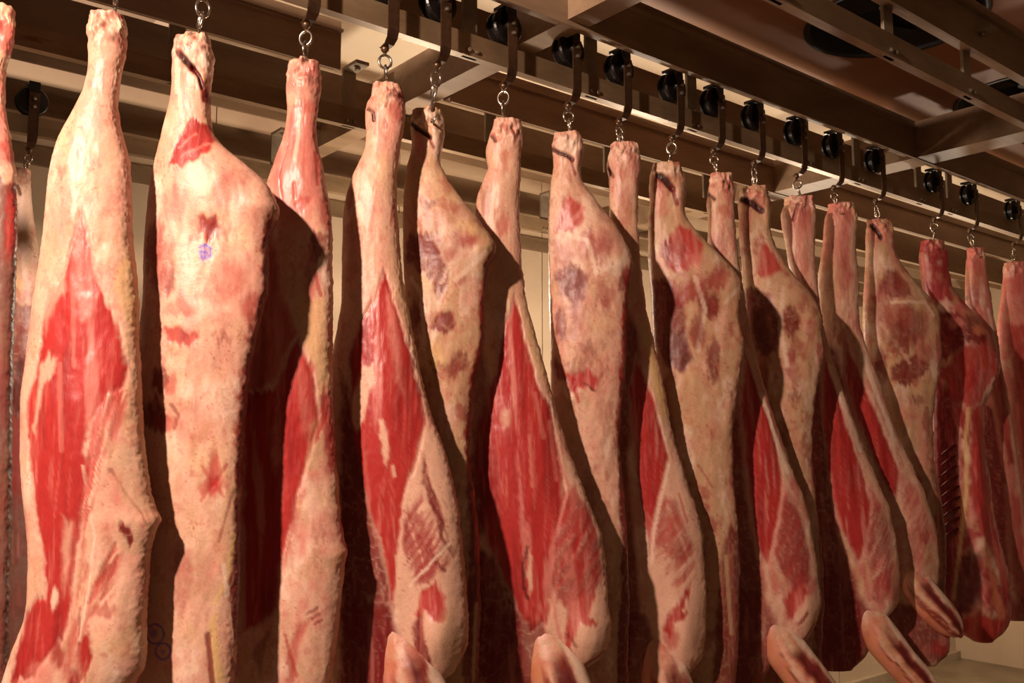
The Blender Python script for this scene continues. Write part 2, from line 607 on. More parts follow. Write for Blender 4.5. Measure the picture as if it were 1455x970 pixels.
    if edge is not None:
        for key, wgt in edge(s, z, n1, n2): blend(key, wgt)
    if back is not None:
        blend('N', back * 0.9)
    # relief, with knuckle-like knobs on the bony hock end
    V = V.copy()
    V[:, 0] += hk_ * 0.005 * fbm(z * 60 + seed, s * 25, seed + 77, 2)
    V[:, 2] += hk_ * 0.007 * fbm(s * 55 + seed, V[:, 1] * 40, seed + 79, 2)
    lump = 0.0058 * fbm(s * 13, z * 5, seed + 41) + 0.0018 * fbm(s * 44, z * 22, seed + 43, 3) + 0.0003 * n2 + 0.0009 * film * red
    V[:, 1] -= (dz + lump * 0.85 * relief) * face_rows
    return V, np.column_stack([col, red])


def grid_mesh(name, V, C, nv, nu, parent):
    """closed tube of nv rows by nu columns plus two end points"""
    i = np.arange(nv - 1)[:, None] * nu
    j = np.arange(nu)[None, :]
    j2 = (j + 1) % nu
    quads = np.stack([i + j, i + j2, i + nu + j2, i + nu + j], -1).reshape(-1, 4)
    jj = np.arange(nu)
    top = np.column_stack([np.full(nu, nv * nu), (jj + 1) % nu, jj])
    o_ = (nv - 1) * nu
    bot = np.column_stack([np.full(nu, nv * nu + 1), o_ + jj, o_ + (jj + 1) % nu])
    me = bpy.data.meshes.new(name)
    me.vertices.add(len(V))
    me.vertices.foreach_set('co', V.astype(np.float32).ravel())
    loops = np.concatenate([quads.ravel(), top.ravel(), bot.ravel()]).astype(np.int32)
    starts = np.concatenate([np.arange(len(quads)) * 4, len(quads) * 4 + np.arange(2 * nu) * 3]).astype(np.int32)
    me.loops.add(len(loops))
    me.loops.foreach_set('vertex_index', loops)
    me.polygons.add(len(starts))
    me.polygons.foreach_set('loop_start', starts)
    me.update(calc_edges=True)
    me.validate()
    me.polygons.foreach_set('use_smooth', np.ones(len(me.polygons), bool))
    a = me.color_attributes.new('tint', 'FLOAT_COLOR', 'POINT')
    a.data.foreach_set('color', C.astype(np.float32).ravel())
    me.materials.append(M_MEAT)
    o = bpy.data.objects.new(name, me)
    return link(o, parent)


def body(fr, rows, feats, base, seed, parent, T=(0.072, 0.05), edge=None, relief=1.0, name='body', p=0.72, mottle=0.0):
    px = fr.depth() / F_PX
    zz = np.array([fr.loc(0, y, 0)[1] for y, _, _ in rows])
    sl = np.array([fr.loc(a, y, 0)[0] for y, a, _ in rows])
    sr = np.array([fr.loc(b, y, 0)[0] for y, _, b in rows])
    sl[0] += 0.6 * (sl[2] - sl[0])
    sr[0] += 0.6 * (sr[2] - sr[0])
    nv = int((zz[0] - zz[-1]) / (2.2 * px))
    z = np.linspace(zz[0], zz[-1], nv)
    L = smooth(np.interp(-z, -zz, sl), 7)
    R = smooth(np.interp(-z, -zz, sr), 7)
    hw, c = (R - L) / 2, (R + L) / 2
    hw = np.maximum(hw, 2 * px)
    Tf = smooth(T[0] * (1 - np.exp(-hw * 1.15 / T[0])), 25)
    Tb = smooth(T[1] * (1 - np.exp(-hw * 1.15 / T[1])), 25)
    wmax = hw.max() * 2
    nf = int(np.clip(wmax / (1.7 * px), 36, 130))
    nb = nf // 4
    ang = np.concatenate([np.linspace(0, math.pi, nf, endpoint=False), np.linspace(math.pi, 2 * math.pi, nb, endpoint=False)])
    ca, sa = np.cos(ang), np.sin(ang)
    S = c[:, None] - hw[:, None] * ca[None, :]
    ew = np.abs(ca[None, :]) ** 5 * -np.sign(ca[None, :])
    zq = z[:, None] / px
    S = S + px * ew * np.where(ca[None, :] < 0, 1.0, 0.35) * (1.0 * vnoise(zq / 13 + 0 * ca, ang[None, :] * 2 + seed + 0 * zq, 3) + 0.9 * vnoise(zq / 3.6 + 0 * ca, ang[None, :] * 9 + 0 * zq, seed))
    sf = np.where(sa > 0, np.abs(sa) ** p, 0)
    sb = np.where(sa < 0, np.abs(sa) ** p, 0)
    Y = -Tf[:, None] * sf[None, :] + Tb[:, None] * sb[None, :]
    Z = np.repeat(z[:, None], len(ang), 1)
    V = np.column_stack([S.ravel(), Y.ravel(), Z.ravel()])
    V = np.vstack([V, [c[0], 0, z[0] + 2 * px], [c[-1], 0, z[-1] - 2 * px]])
    u = np.append(np.tile(-ca, nv), [0, 0])
    front = np.append(np.tile(np.clip(sa, 0, 1) ** 0.5, nv), [0, 0])
    back = np.append(np.tile(sstep(0.1, 0.6, -sa), nv), [0, 0])
    eg = None
    if edge is not None:
        def eg(s_, z_, n1, n2):
            zr0, zr1 = fr.loc(0, edge[1])[1], fr.loc(0, edge[2])[1]
            band = sstep(zr0 + 0.02, zr0 - 0.04, z_) * sstep(zr1 - 0.02, zr1 + 0.04, z_)
            return [('B', edge[0] * band * sstep(edge[3] - 0.06, edge[3] + 0.06, u + 0.10 * n1 + 0.09 * n2)),
                    ('N', edge[0] * band * 0.7 * sstep(0.90, 0.99, u + 0.06 * n2))]
    V, C = surface(name, V, front, V[:, 0], V[:, 2], fr, feats, base, seed, parent, eg, back, relief, 1.0, mottle)
    return grid_mesh(name, V, C, nv, len(ang), parent)


def limb(fr, chain, feats, base, seed, parent, name='foreleg', t0=-0.06, flat=0.8):
    """a shank hanging out of the shoulder: chain = [(px, py, half width)] traced on the side's face"""
    px = fr.depth() / F_PX
    (xa, ya, _), (xb, yb, _) = chain[0], chain[2]
    k_ = 42.0 / math.hypot(xb - xa, yb - ya)
    chain = [(xa - (xb - xa) * k_, ya - (yb - ya) * k_, 0.5)] + list(chain)      # root runs up inside the shoulder
    P = np.array([[*fr.loc(x, y, t0), r_ * px * 1.12] for x, y, r_ in chain])
    d = np.append(0, np.cumsum(np.hypot(np.diff(P[:, 0]), np.diff(P[:, 1]))))
    nv = max(30, int(d[-1] / (2.5 * px)))
    q = np.linspace(0, d[-1], nv)
    x, z, r_ = (smooth(np.interp(q, d, P[:, k]), max(3, nv // 12)) for k in range(3))
    tx, tz = np.gradient(x), np.gradient(z)
    n = np.hypot(tx, tz)
    tx, tz = tx / n, tz / n
    nu = 48
    a = np.linspace(0, 2 * math.pi, nu, endpoint=False)
    endr = np.sqrt(np.clip(1 - ((q / d[-1]) * 1.02 - 0.0) ** 14, 0.05, 1))
    rr = r_ * endr
    S = x[:, None] - tz[:, None] * rr[:, None] * -np.cos(a)[None, :]
    Z = z[:, None] + tx[:, None] * rr[:, None] * -np.cos(a)[None, :]
    tc_ = t0 + 0.055 - 0.035 * sstep(0.0, 0.30, q / d[-1]) - 0.02 * sstep(0.3, 0.7, q / d[-1])
    fl = flat * (0.75 + 0.25 * sstep(0.1, 0.5, q / d[-1]))
    Y = tc_[:, None] - (fl * rr)[:, None] * np.sin(a)[None, :]
    V = np.column_stack([S.ravel(), Y.ravel(), Z.ravel()])
    V = np.vstack([V, [x[0], t0 + 0.055, z[0]], [x[-1], t0, z[-1]]])
    front = np.append(np.tile(np.clip(np.sin(a), 0, 1) ** 0.5, nv), [0, 0])
    uu = np.append(np.tile(np.cos(a), nv), [0, 0])
    lf = np.append(np.repeat(q / d[-1], nu), [0, 1])

    def eg(s_, z_, n1, n2):
        st = fbm(uu * 3.2 + seed, lf * 1.3, seed, 3)
        q_ = uu + 0.22 * n1 + 0.30 * st                    # -1 outer edge ... +1 inner edge
        low = sstep(0.34, 0.55, lf + 0.10 * n1)
        return [('O', 0.75 * sstep(-0.4, 0.5, n1 + q_)),
                ('P', 0.6 * sstep(0.0, 0.4, n2)),
                ('R', 0.5 * sstep(0.1, 0.45, n2 + 0.6 * n1) * sstep(0.5, 0.1, lf)),
                ('D', 0.92 * low * sstep(-0.72, -0.52, q_) * sstep(0.12, -0.08, q_)),
                ('N', 0.7 * low * sstep(-0.45, -0.3, q_) * sstep(-0.05, -0.2, q_)),
                ('D', 0.8 * low * sstep(0.34, 0.42, q_) * sstep(0.62, 0.5, q_)),
                ('W', 0.85 * sstep(0.2, 0.4, lf) * sstep(-0.62, -0.78, q_)),
                ('W', 0.5 * low * sstep(0.10, 0.2, q_) * sstep(0.36, 0.26, q_)),
                ('F', 0.8 * sstep(0.40, 0.18, lf + 0.12 * n1)),
                ('R', 0.85 * sstep(0.92, 0.97, lf + 0.02 * n2))]
    V, C = surface(name, V, front, V[:, 0], V[:, 2], fr, feats, base, seed, parent, eg, None, 1.9, knob=0.0)
    return grid_mesh(name, V, C, nv, nu, parent)


def shape(txt):
    """rows 'y left right' of a silhouette"""
    v = [float(t) for t in txt.replace(',', ' ').split()]
    return [tuple(v[i:i + 3]) for i in range(0, len(v), 3)]


def poly(key, k, txt, soft=4.0):
    v = [float(t) for t in txt.split()]
    return (key, k, 'p', list(zip(v[::2], v[1::2])), soft)


def hatch(key, k, deg, txt, soft=6.0):
    v = [float(t) for t in txt.split()]
    return (key, k, 'h', list(zip(v[::2], v[1::2])), soft, math.radians(deg))


def ell(key, k, cx, cy, rx, ry):
    return (key, k, 'e', cx, cy, rx, ry)


def line(key, k, wd, txt):
    v = [float(t) for t in txt.split()]
    return (key, k, 's', wd, list(zip(v[::2], v[1::2])))




def side(label, hock, rows, feats, base, T=(0.072, 0.05), edge=None, legs=(), y=2.46, seed=1, relief=1.0, mottle=0.0, group='beef sides hanging on the main rail'):
    d = ray(*hock)
    P = CAMP + d * (y / d[1])
    fr = Frame(P)
    r = thing('beef_side', label, 'beef side', tuple(P), RZ, group)
    b = body(fr, shape(rows), feats, base, seed, r, T, edge, relief, mottle=mottle)
    for ch in legs:
        v = [float(t) for t in ch.split()]
        lg = limb(fr, list(zip(v[::3], v[1::3], v[2::3])), [], ('T', 0.9), seed + 50, r)
    return r, fr

# ---- the main row, near (left) to far (right); silhouettes and patches traced per side, some painted shade among them
side('sliver of a red beef side cut off by the left picture edge', (-8, 15), """
10 -30 8  20 -35 20  40 -38 20  60 -38 18  80 -42 12  100 -45 6  150 -60 5  190 -70 13  250 -80 21  300 -90 23  400 -100 21
500 -110 17  700 -110 15  900 -100 11  970 -95 10  1060 -80 0""", [
    poly('R', .6, '-10 20 12 25 14 60 5 75 -10 70'), poly('N', .8, '-100 245 24 250 24 330 20 500 18 1000 -100 1000 -100 300'),  # N patch paints the shadow over the lower part
    ell('R', .7, 4, 205, 8, 14), ell('R', .8, 8, 310, 10, 60)], ('F', .9), y=2.72, T=(0.04, 0.04), seed=3)

side('first whole beef side from the left, long red flank streaked with pale sinew', (155, 25), """
22 140 165  30 131 177  50 127 180  75 129 178  100 128 172  130 121 168  150 112 166  180 96 170  200 86 176  230 77 183  260 72 185
300 68 186  340 64 187  380 58 192  430 50 196  480 44 196  530 38 199  560 34 201  600 33 202  650 33 206  700 36 214  725 39 222
738 40 228  748 41 224  770 43 215  800 44 212  850 42 209  880 38 207  920 22 208  950 12 204  970 6 192  1040 -5 170  1100 20 150""", [
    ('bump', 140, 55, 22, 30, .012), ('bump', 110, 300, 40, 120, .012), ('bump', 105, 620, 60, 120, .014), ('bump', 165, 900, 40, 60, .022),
    line('P', .5, 8, '165 60 172 100'), ell('R', .45, 170, 55, 9, 16), ell('R', .35, 118, 215, 9, 16), ell('R', .4, 93, 245, 8, 10), ell('R', .25, 140, 120, 20, 14),
    poly('D', .75, '172 200 184 235 189 300 185 335 176 330 180 260', 5), line('D', .5, 6, '176 220 182 300'),
    poly('Y', .6, '167 375 178 340 186 380 193 430 192 478 178 462 164 430'), line('T', .5, 3, '172 390 178 455'), line('T', .5, 3, '180 380 186 460'),
    poly('R', 1, '120 296 129 340 141 390 156 430 171 480 181 520 178 548 160 562 150 578 136 600 130 640 140 660 131 690 123 740 113 790 109 830 106 870 96 905 72 930 50 968 14 962 20 930 38 870 52 850 66 845 62 800 55 760 50 700 43 640 36 600 40 560 53 530 61 490 63 450 76 410 91 390 106 360 115 320', 5),
    poly('F', .85, '60 520 75 500 88 510 85 535 71 545 63 580 56 625 49 610 55 560'), poly('P', .8, '106 330 120 318 128 400 140 445 120 455 110 420', 7),
    poly('F', .6, '80 390 98 372 102 420 84 430 70 470 64 450', 6), line('P', .5, 5, '108 400 112 520'), line('P', .5, 6, '92 520 96 640'),
    poly('F', .75, '96 728 110 742 105 800 93 850 90 790', 6), ell('W', .8, 82, 850, 5, 14), poly('P', .5, '150 560 178 550 170 590 140 610 138 590'),
    line('B', .6, 5, '140 832 166 772'), line('B', .5, 5, '133 852 158 804'), line('B', .5, 4, '150 850 168 790'), ell('B', .5, 152, 866, 20, 8),
    poly('D', .95, '173 733 187 752 192 772 184 783 176 757', 3), line('D', .55, 3, '160 665 190 715 207 745'),
    poly('B', .95, '118 905 136 886 138 935 126 958 118 930', 3), ell('B', .75, 88, 928, 12, 16), poly('D', .9, '104 950 118 942 122 980 104 976', 3),
    poly('R', .9, '16 970 30 915 45 920 28 975', 3), line('D', .5, 3, '122 960 120 860'), ell('P', .7, 60, 960, 20, 20),
    hatch('R', .65, 55, '132 845 164 768 176 790 156 868 140 872'), hatch('R', .45, 82, '150 480 184 520 178 562 132 650 120 600'), line('W', .6, 3, '126 660 140 760 128 860 120 905'),
    hatch('R', .8, 80, '130 560 182 545 178 600 150 690 132 760 122 840 118 700'), ell('R', .3, 185, 690, 18, 40), hatch('R', .6, 78, '120 800 140 800 128 960 96 975 100 900'), poly('T', .5, '150 620 205 640 212 760 170 700')], ('F', .45), seed=11)

side('large pale fat-covered beef side with small violet stamps and a slit hock', (275, 58), """
55 262 290  65 250 299  80 246 304  100 246 302  120 246 300  140 244 297  165 238 298  190 232 303  200 230 310  215 226 325  230 222 345  250 218 368  270 214 385  290 212 395  300 211 398  310 210 395  330 208 386  350 207 381  380 206 383  420 206 380  450 202.5 372  480 198.8 365  520 193.9 357  560 189 352  600 188 348  660 188 344  720 188 343  800 187 341  860 187 339  900 187 338  970 189 332  1050 209 315  1110 229 300""", [
    ('bump', 272, 72, 24, 16, .014), ('bump', 300, 260, 60, 60, .014), ('bump', 370, 290, 22, 24, .014), ('bump', 260, 440, 60, 90, .010),
    ('bump', 290, 110, 8, 40, .010), ('bump', 253, 110, 6, 34, .006),
    poly('W', .8, '255 70 300 66 300 95 268 88'), ell('B', .3, 256, 70, 10, 10),
    poly('R', .97, '276 166 295 174 305 200 303 216 276 230 262 243 244 238 247 215 260 185', 3), line('P', .7, 4, '262 225 298 204'), line('P', .7, 3, '256 214 280 190'),
    poly('R', .85, '288 312 312 307 317 325 305 348 294 350 286 340'), poly('D', .55, '286 310 314 306 316 330 300 350'), line('V', .9, 3, '288 354 296 350 304 356 302 368 292 370 289 360 298 362'), line('V', .7, 2.5, '296 350 294 374'), ell('V', .35, 296, 361, 10, 11),
    ell('D', .6, 222, 350, 15, 40), ell('D', .55, 240, 400, 18, 18), ell('M', .35, 250, 292, 22, 26), ell('M', .35, 330, 275, 30, 22), ell('D', .45, 278, 350, 8, 10),
    ell('M', .35, 306, 400, 9, 10), ell('M', .3, 290, 420, 12, 8), ell('D', .4, 246, 402, 8, 9), ell('D', .35, 305, 330, 30, 14),
    poly('R', .85, '233 466 254 464 288 478 290 490 264 496 240 486'), ell('D', .35, 320, 480, 14, 8), ell('R', .3, 330, 400, 20, 30),
    ell('D', .8, 232, 538, 13, 20), ell('R', .55, 248, 548, 10, 14), ell('D', .85, 216, 590, 26, 22), ell('R', .5, 240, 600, 16, 12), line('D', .6, 4, '248 575 258 590 252 610'),
    ell('R', .75, 305, 676, 7, 38), ell('R', .65, 300, 690, 17, 14), line('R', .5, 4, '290 660 305 690 322 660'), line('R', .5, 4, '288 712 305 688 318 706'),
    poly('R', .7, '372 320 384 330 380 420 370 450 360 455 374 400'), ell('R', .6, 362, 440, 16, 22), ell('D', .7, 382, 315, 7, 14),
    poly('D', .9, '334 650 346 690 346 975 322 975 326 900 322 840 330 760', 3), line('Y', .8, 4, '330 760 322 820 305 860'), poly('Y', .8, '298 884 312 868 318 975 300 975', 3),
    line('D', .8, 6, '297 900 303 975'), line('W', .7, 4, '318 800 322 850'), line('D', .4, 3, '330 700 312 770'), line('F', .9, 3, '324 860 330 960'),
    line('W', .8, 8, '272 78 288 80 296 100 297 130'), line('W', .7, 6, '250 84 250 130'), line('K', .97, 7.5, '252 72 262 84 272 95'), line('D', .95, 6.5, '270 92 281 106 285 118 288 138'), line('K', .7, 3.5, '270 92 281 106 285 122'),
    ('V', .8, 'o', 223, 899, 12, 2.2), ('V', .8, 'o', 235, 923, 10, 2.2), ell('V', .55, 221, 898, 6, 6), ell('V', .6, 235, 924, 3, 3),
    ell('M', .4, 262, 830, 14, 40),
    ell('M', .4, 232, 372, 22, 40), ell('M', .35, 345, 250, 22, 14), ell('R', .35, 350, 400, 20, 40), ell('M', .4, 262, 440, 20, 14), ell('R', .3, 280, 600, 30, 30)], ('F', .32), edge=(.75, 300, 700, .93), seed=21, mottle=0.12)

side('pink-topped beef side behind the large pale stamped one, red streak at its left', (432, 92), """
90 415 450  100 408 456  130 407 455  155 409 451  180 407 449  200 402 450  230 391 457  260 381 463  290 378 468  330 376 472  350 372 472  400 362 473  450 355 473  500 350 472  550 340.5 472  600 326 474  650 316 477  700 316 482  740 316 485  765 318 489  785 320 494  800 320 490  850 320 485  900 318 480  930 316 477  970 315 470  1050 320 455  1110 340 430""", [
    ('bump', 432, 110, 20, 20, .008), ('bump', 430, 250, 30, 40, .012), ('bump', 425, 570, 30, 110, .016), ('bump', 450, 830, 34, 120, .014),
    ell('P', .5, 430, 115, 26, 24), ell('D', .5, 438, 102, 12, 6), ell('D', .5, 420, 112, 3, 3), ell('D', .5, 433, 115, 3, 3), ell('D', .5, 441, 126, 4, 4),
    poly('R', .65, '412 148 426 156 419 212 406 226 409 180'), poly('R', .45, '446 190 454 230 452 270 440 230'), ell('R', .35, 405, 262, 22, 26), ell('R', .35, 436, 150, 16, 12),
    poly('B', .9, '418 286 448 282 438 298 430 312 424 300', 3), line('D', .7, 3, '420 262 421 282'), ell('P', .7, 425, 250, 44, 80), ell('R', .35, 428, 215, 34, 90), line('R', .6, 3, '408 205 398 250 402 285'), line('R', .6, 3, '446 215 452 262'), line('W', .5, 5, '424 165 420 230'),
    ell('D', .8, 452, 352, 11, 20), ell('M', .5, 446, 400, 12, 18), ell('R', .6, 462, 300, 8, 30), line('R', .6, 4, '440 350 456 420'),
    poly('R', .75, '345 330 386 330 400 380 402 420 424 478 402 525 376 560 345 560', 6),
    poly('Y', .5, '426 420 462 425 467 500 466 560 455 560 446 520 432 492'),
    poly('R', 1, '425 478 441 520 453 560 456 600 446 640 431 690 416 750 401 810 396 862 378 884 345 900 345 560 384 555 402 525', 5),
    poly('P', .75, '388 598 402 588 406 650 394 672 386 640', 7), poly('P', .5, '425 500 440 540 446 600 432 620 424 560', 7),
    poly('B', .8, '456 560 473 560 476 660 466 682 460 620', 4), poly('T', .6, '440 600 458 596 466 660 436 680'), ell('M', .35, 455, 755, 14, 14), ell('B', .5, 484, 745, 5, 16),
    line('D', .6, 3.5, '440 868 452 864'), line('D', .6, 3.5, '446 876 456 872'), line('D', .6, 3.5, '450 884 458 882'), poly('R', .6, '416 910 432 878 452 868 432 900 420 970 404 975', 4),
    poly('D', .5, '360 930 392 880 372 960'), line('T', .6, 3, '452 690 462 726'), line('R', .6, 4, '408 900 424 960'),
    hatch('R', .8, 74, '424 478 470 560 472 620 440 640 430 560'), hatch('R', .45, 80, '400 590 440 600 430 760 398 850')], ('F', .75), seed=31)

side('beef side with long red flank and loin-shaped shoulder, bony hock clipped by a ring', (550, 125), """
122 545 560  135 530 574  150 521 577  170 519 575  190 521 573  210 520 568  225 514 566  250 502 564  280 492 563  310 488 565  350 487 568  400 486 573  430 486 578  480 477.2 588  520 470.1 596  560 463.1 604  600 456 617  640 456 632  680 456 643  720 457 652  760 458 656  800 458 660  850 458 664  880 460 666  900 462 666  920 464 663  940 466 655  955 468 644  966 470 630  975 472 600  1000 475 585  1060 480 575""", [
    ('bump', 552, 140, 20, 20, .008), ('bump', 530, 300, 34, 80, .010), ('bump', 555, 600, 40, 130, .018), ('bump', 625, 800, 34, 110, .030), ('bump', 630, 900, 34, 40, .020),
    ell('D', .8, 566, 136, 10, 10), ell('R', .5, 562, 158, 10, 18), ell('R', .45, 546, 175, 5, 9), line('K', .8, 4, '522 152 530 158 531 170'), ell('D', .5, 546, 142, 3, 4),
    poly('R', .6, '558 270 574 264 571 312 560 332', 6), line('R', .6, 3, '558 290 556 320'), ell('R', .45, 498, 276, 6, 20), ell('T', .4, 560, 370, 12, 60),
    poly('R', 1, '546 382 556 405 572 470 586 510 597 556 606 600 596 650 577 700 571 760 567 820 564 872 555 830 545 790 530 740 515 690 505 640 500 600 496 540 498 500 510 460 530 430', 4),
    poly('D', .92, '484 520 498 560 512 640 532 740 556 830 562 890 545 985 484 985', 6), poly('P', .85, '546 410 556 420 570 490 577 560 564 545 552 490', 6),  # D patch paints the left neighbour's cast shadow and the shaded chest
    poly('Y', .6, '558 360 572 400 588 480 600 560 592 520 575 455 566 420'),
    poly('F', .95, '500 565 515 526 535 517 539 540 526 570 518 600 508 612 502 592', 3), poly('F', .95, '537 595 549 600 557 640 553 668 543 642', 3), line('F', .8, 4, '560 662 563 676'),
    poly('F', .9, '600 612 620 604 634 660 655 760 660 980 580 980 566 900 568 800 574 720 590 650', 5),
    poly('D', .85, '603 640 612 680 634 738 632 764 612 722 600 690', 4), poly('M', .75, '575 728 600 728 622 780 630 804 613 822 600 832 586 804 574 772', 4), line('F', .8, 3, '578 730 604 800'), line('F', .7, 3, '600 690 632 780'),
    line('W', .6, 3, '612 790 628 770'), line('D', .5, 2.5, '596 760 622 800'), poly('R', .97, '622 818 634 842 637 876 616 878 604 868 596 888 590 870 600 840', 3),
    poly('D', .95, '584 890 600 866 606 900 616 940 618 975 604 960 590 925', 3), line('N', .7, 3, '614 780 622 796 634 808'), poly('B', .9, '646 958 662 902 664 912 650 960 640 970', 3),
    line('F', .8, 6, '566 790 574 880 584 905'), ell('T', .4, 640, 900, 18, 40),
    hatch('M', .85, 55, '575 728 600 700 634 760 642 800 613 824 590 832 572 790'), hatch('D', .7, -62, '600 640 632 700 650 790 636 800 610 720'), line('W', .7, 3, '584 830 600 812 640 770'),
    ('bump', 628, 900, 26, 46, .022), poly('D', .85, '500 840 556 860 566 890 580 930 596 985 500 985', 8)], ('F', .4), seed=41,  # last D patch: shade on the chest left of the shoulder, put into colour
    legs=['553 868 4  557 890 12  568 915 22  580 945 31  590 985 38  630 1080 22'])

side('pale beef side with purple patches and white looped hock, under the lone hanging link', (610, 158), """
157 596 618  163 586 628  175 583 631  190 584 631  210 586 629  225 582 625  240 578 628  260 575 640  280 574 654  300 573 670  320 573 685
335 573 697  350 573 705  362 573 704  380 574 693  400 575 690  440 576 688  480 578 688  510 580 683  540 582 674  560 584 671  600 588 667
640 590 666  680 590 670  700 590 674  760 590 681  850 590 683  970 595 680  1050 605 672  1110 620 650""", [
    ('bump', 612, 166, 22, 12, .014), ('bump', 622, 195, 8, 26, .010), ('bump', 640, 330, 50, 50, .014), ('bump', 690, 352, 16, 14, .012), ('bump', 620, 470, 40, 80, .008),
    ell('W', .8, 612, 168, 24, 10), poly('P', .7, '588 190 602 192 606 230 590 222', 3), poly('W', .5, '615 180 630 180 628 225 616 225'),
    poly('D', .6, '592 276 604 280 624 290 606 306 596 294'), poly('D', .85, '579 335 608 333 630 362 641 380 638 402 622 432 612 402 592 386 577 372'),
    poly('M', .55, '630 360 650 340 674 334 676 346 650 362 640 376'), ell('M', .35, 620, 320, 24, 16), ell('M', .3, 655, 305, 20, 18), ell('Y', .4, 662, 325, 16, 12),
    poly('D', .9, '631 444 646 440 649 464 636 482 614 471 620 455'), ell('M', .4, 608, 462, 14, 14), ell('D', .75, 590, 446, 9, 24), ell('D', .7, 652, 520, 18, 18), ell('M', .4, 640, 532, 16, 10),
    ell('Y', .55, 612, 510, 20, 24), poly('R', .8, '686 372 697 368 694 420 688 400', 3), poly('R', .7, '684 400 692 440 684 520 672 580 670 640 664 640 668 560 680 480', 4),
    poly('D', .9, '662 640 690 640 690 1000 655 1000 664 800', 4), line('R', .8, 4, '672 700 680 800'), line('T', .8, 4, '676 860 672 970'), ell('T', .35, 600, 250, 14, 20),
    line('K', .95, 5, '585 172 592 180 602 188 611 194'), line('D', .8, 4, '610 194 616 208'), line('W', .5, 4, '640 376 628 402'),
    ell('D', .6, 606, 352, 26, 20), ell('M', .6, 660, 340, 22, 16), ell('M', .5, 640, 296, 14, 12), ell('D', .5, 622, 520, 10, 8), line('W', .7, 5, '584 395 600 420 604 500'), line('W', .6, 6, '648 400 690 360'), ell('M', .45, 600, 560, 12, 20)], ('T', .35), edge=(.8, 340, 660, .9), y=2.50, seed=51, mottle=0.55, relief=1.2)

side('beef side with the broadest red flank, mid-picture, knobbed pale shoulder below', (720, 175), """
172 708 735  180 699 742  190 697 743  210 691 741  225 690 740  240 694 740  260 686 739  280 678 738  300 676 738  330 674 739  370 670 741  400 668 744  440 667 750  480 667 762  520 664.4 774  560 659.2 784  600 654 795  640 648.8 808  680 643.6 824  720 642 840  760 644 855  800 646 861  840 648 862  880 650 868  905 652 868  920 652 862  935 654 850  948 656 830  956 658 800  970 660 765  1000 662 755  1060 669 745""", [
    ('bump', 720, 195, 20, 20, .008), ('bump', 705, 300, 30, 70, .008), ('bump', 750, 650, 50, 130, .018), ('bump', 825, 770, 34, 70, .024), ('bump', 840, 900, 28, 34, .026),
    ell('D', .7, 733, 188, 7, 8), line('K', .8, 4, '699 190 704 200'), poly('R', .55, '710 215 726 214 722 252 714 248'), ell('R', .5, 715, 320, 10, 18), ell('T', .35, 720, 250, 10, 40),
    ell('D', .45, 690, 280, 8, 24), ell('T', .6, 705, 400, 34, 60),  # T ellipse is shade painted as a tan tone
    poly('R', 1, '733 416 746 480 760 530 778 570 788 610 796 660 806 700 795 745 788 790 790 830 778 884 752 892 736 872 720 830 700 790 680 740 670 640 690 560 704 520 716 470', 4),
    poly('D', .7, '665 430 694 520 700 600 700 700 690 760 665 760', 8), poly('D', .95, '676 770 702 790 722 830 742 880 748 985 676 985', 6), poly('Y', .7, '744 400 752 440 774 520 788 580 778 560 760 510 748 460'),  # both D patches paint the shadowed left edge and chest
    poly('F', .7, '728 578 724 600 714 612 710 596 718 576'), line('P', .5, 5, '760 560 772 620'), line('P', .6, 4, '752 620 756 690'), line('P', .5, 5, '780 600 790 680'),
    poly('F', .85, '792 640 808 650 845 720 864 790 872 900 850 960 800 960 778 880 788 800 800 720', 5),
    poly('M', .85, '804 704 816 690 836 722 850 760 856 800 848 838 822 850 806 862 790 850 782 820 786 770', 4), line('D', .5, 4, '812 790 836 740'), line('D', .5, 4, '800 810 826 760'), line('R', .6, 6, '822 750 812 800'),
    poly('R', .92, '808 852 846 834 848 846 836 872 852 886 822 888 808 925 800 912', 3), line('F', .8, 4, '780 850 792 890 800 915'), line('D', .6, 4, '806 898 818 915'),
    poly('F', .97, '750 780 756 788 757 832 752 846 747 818', 2.5), line('N', .9, 3.5, '750 776 743 800 744 832 750 850'), poly('D', .9, '800 915 812 920 826 950 812 950', 3), line('B', .8, 4, '832 944 858 926'),
    hatch('R', .75, 55, '800 700 816 690 838 722 856 770 858 830 830 850 800 860 782 820 786 760'), line('P', .8, 3.5, '792 650 808 690 800 720 786 770 782 830 790 880 800 920'),
    ('bump', 836, 895, 28, 44, .016), poly('D', .8, '690 850 745 875 770 880 786 910 800 985 690 985', 6)], ('F', .4), seed=61,  # D patch darkens the chest around the foreleg as painted shade
    legs=['766 874 5  773 898 18  783 925 27  792 955 33  802 985 34  840 1080 20'])

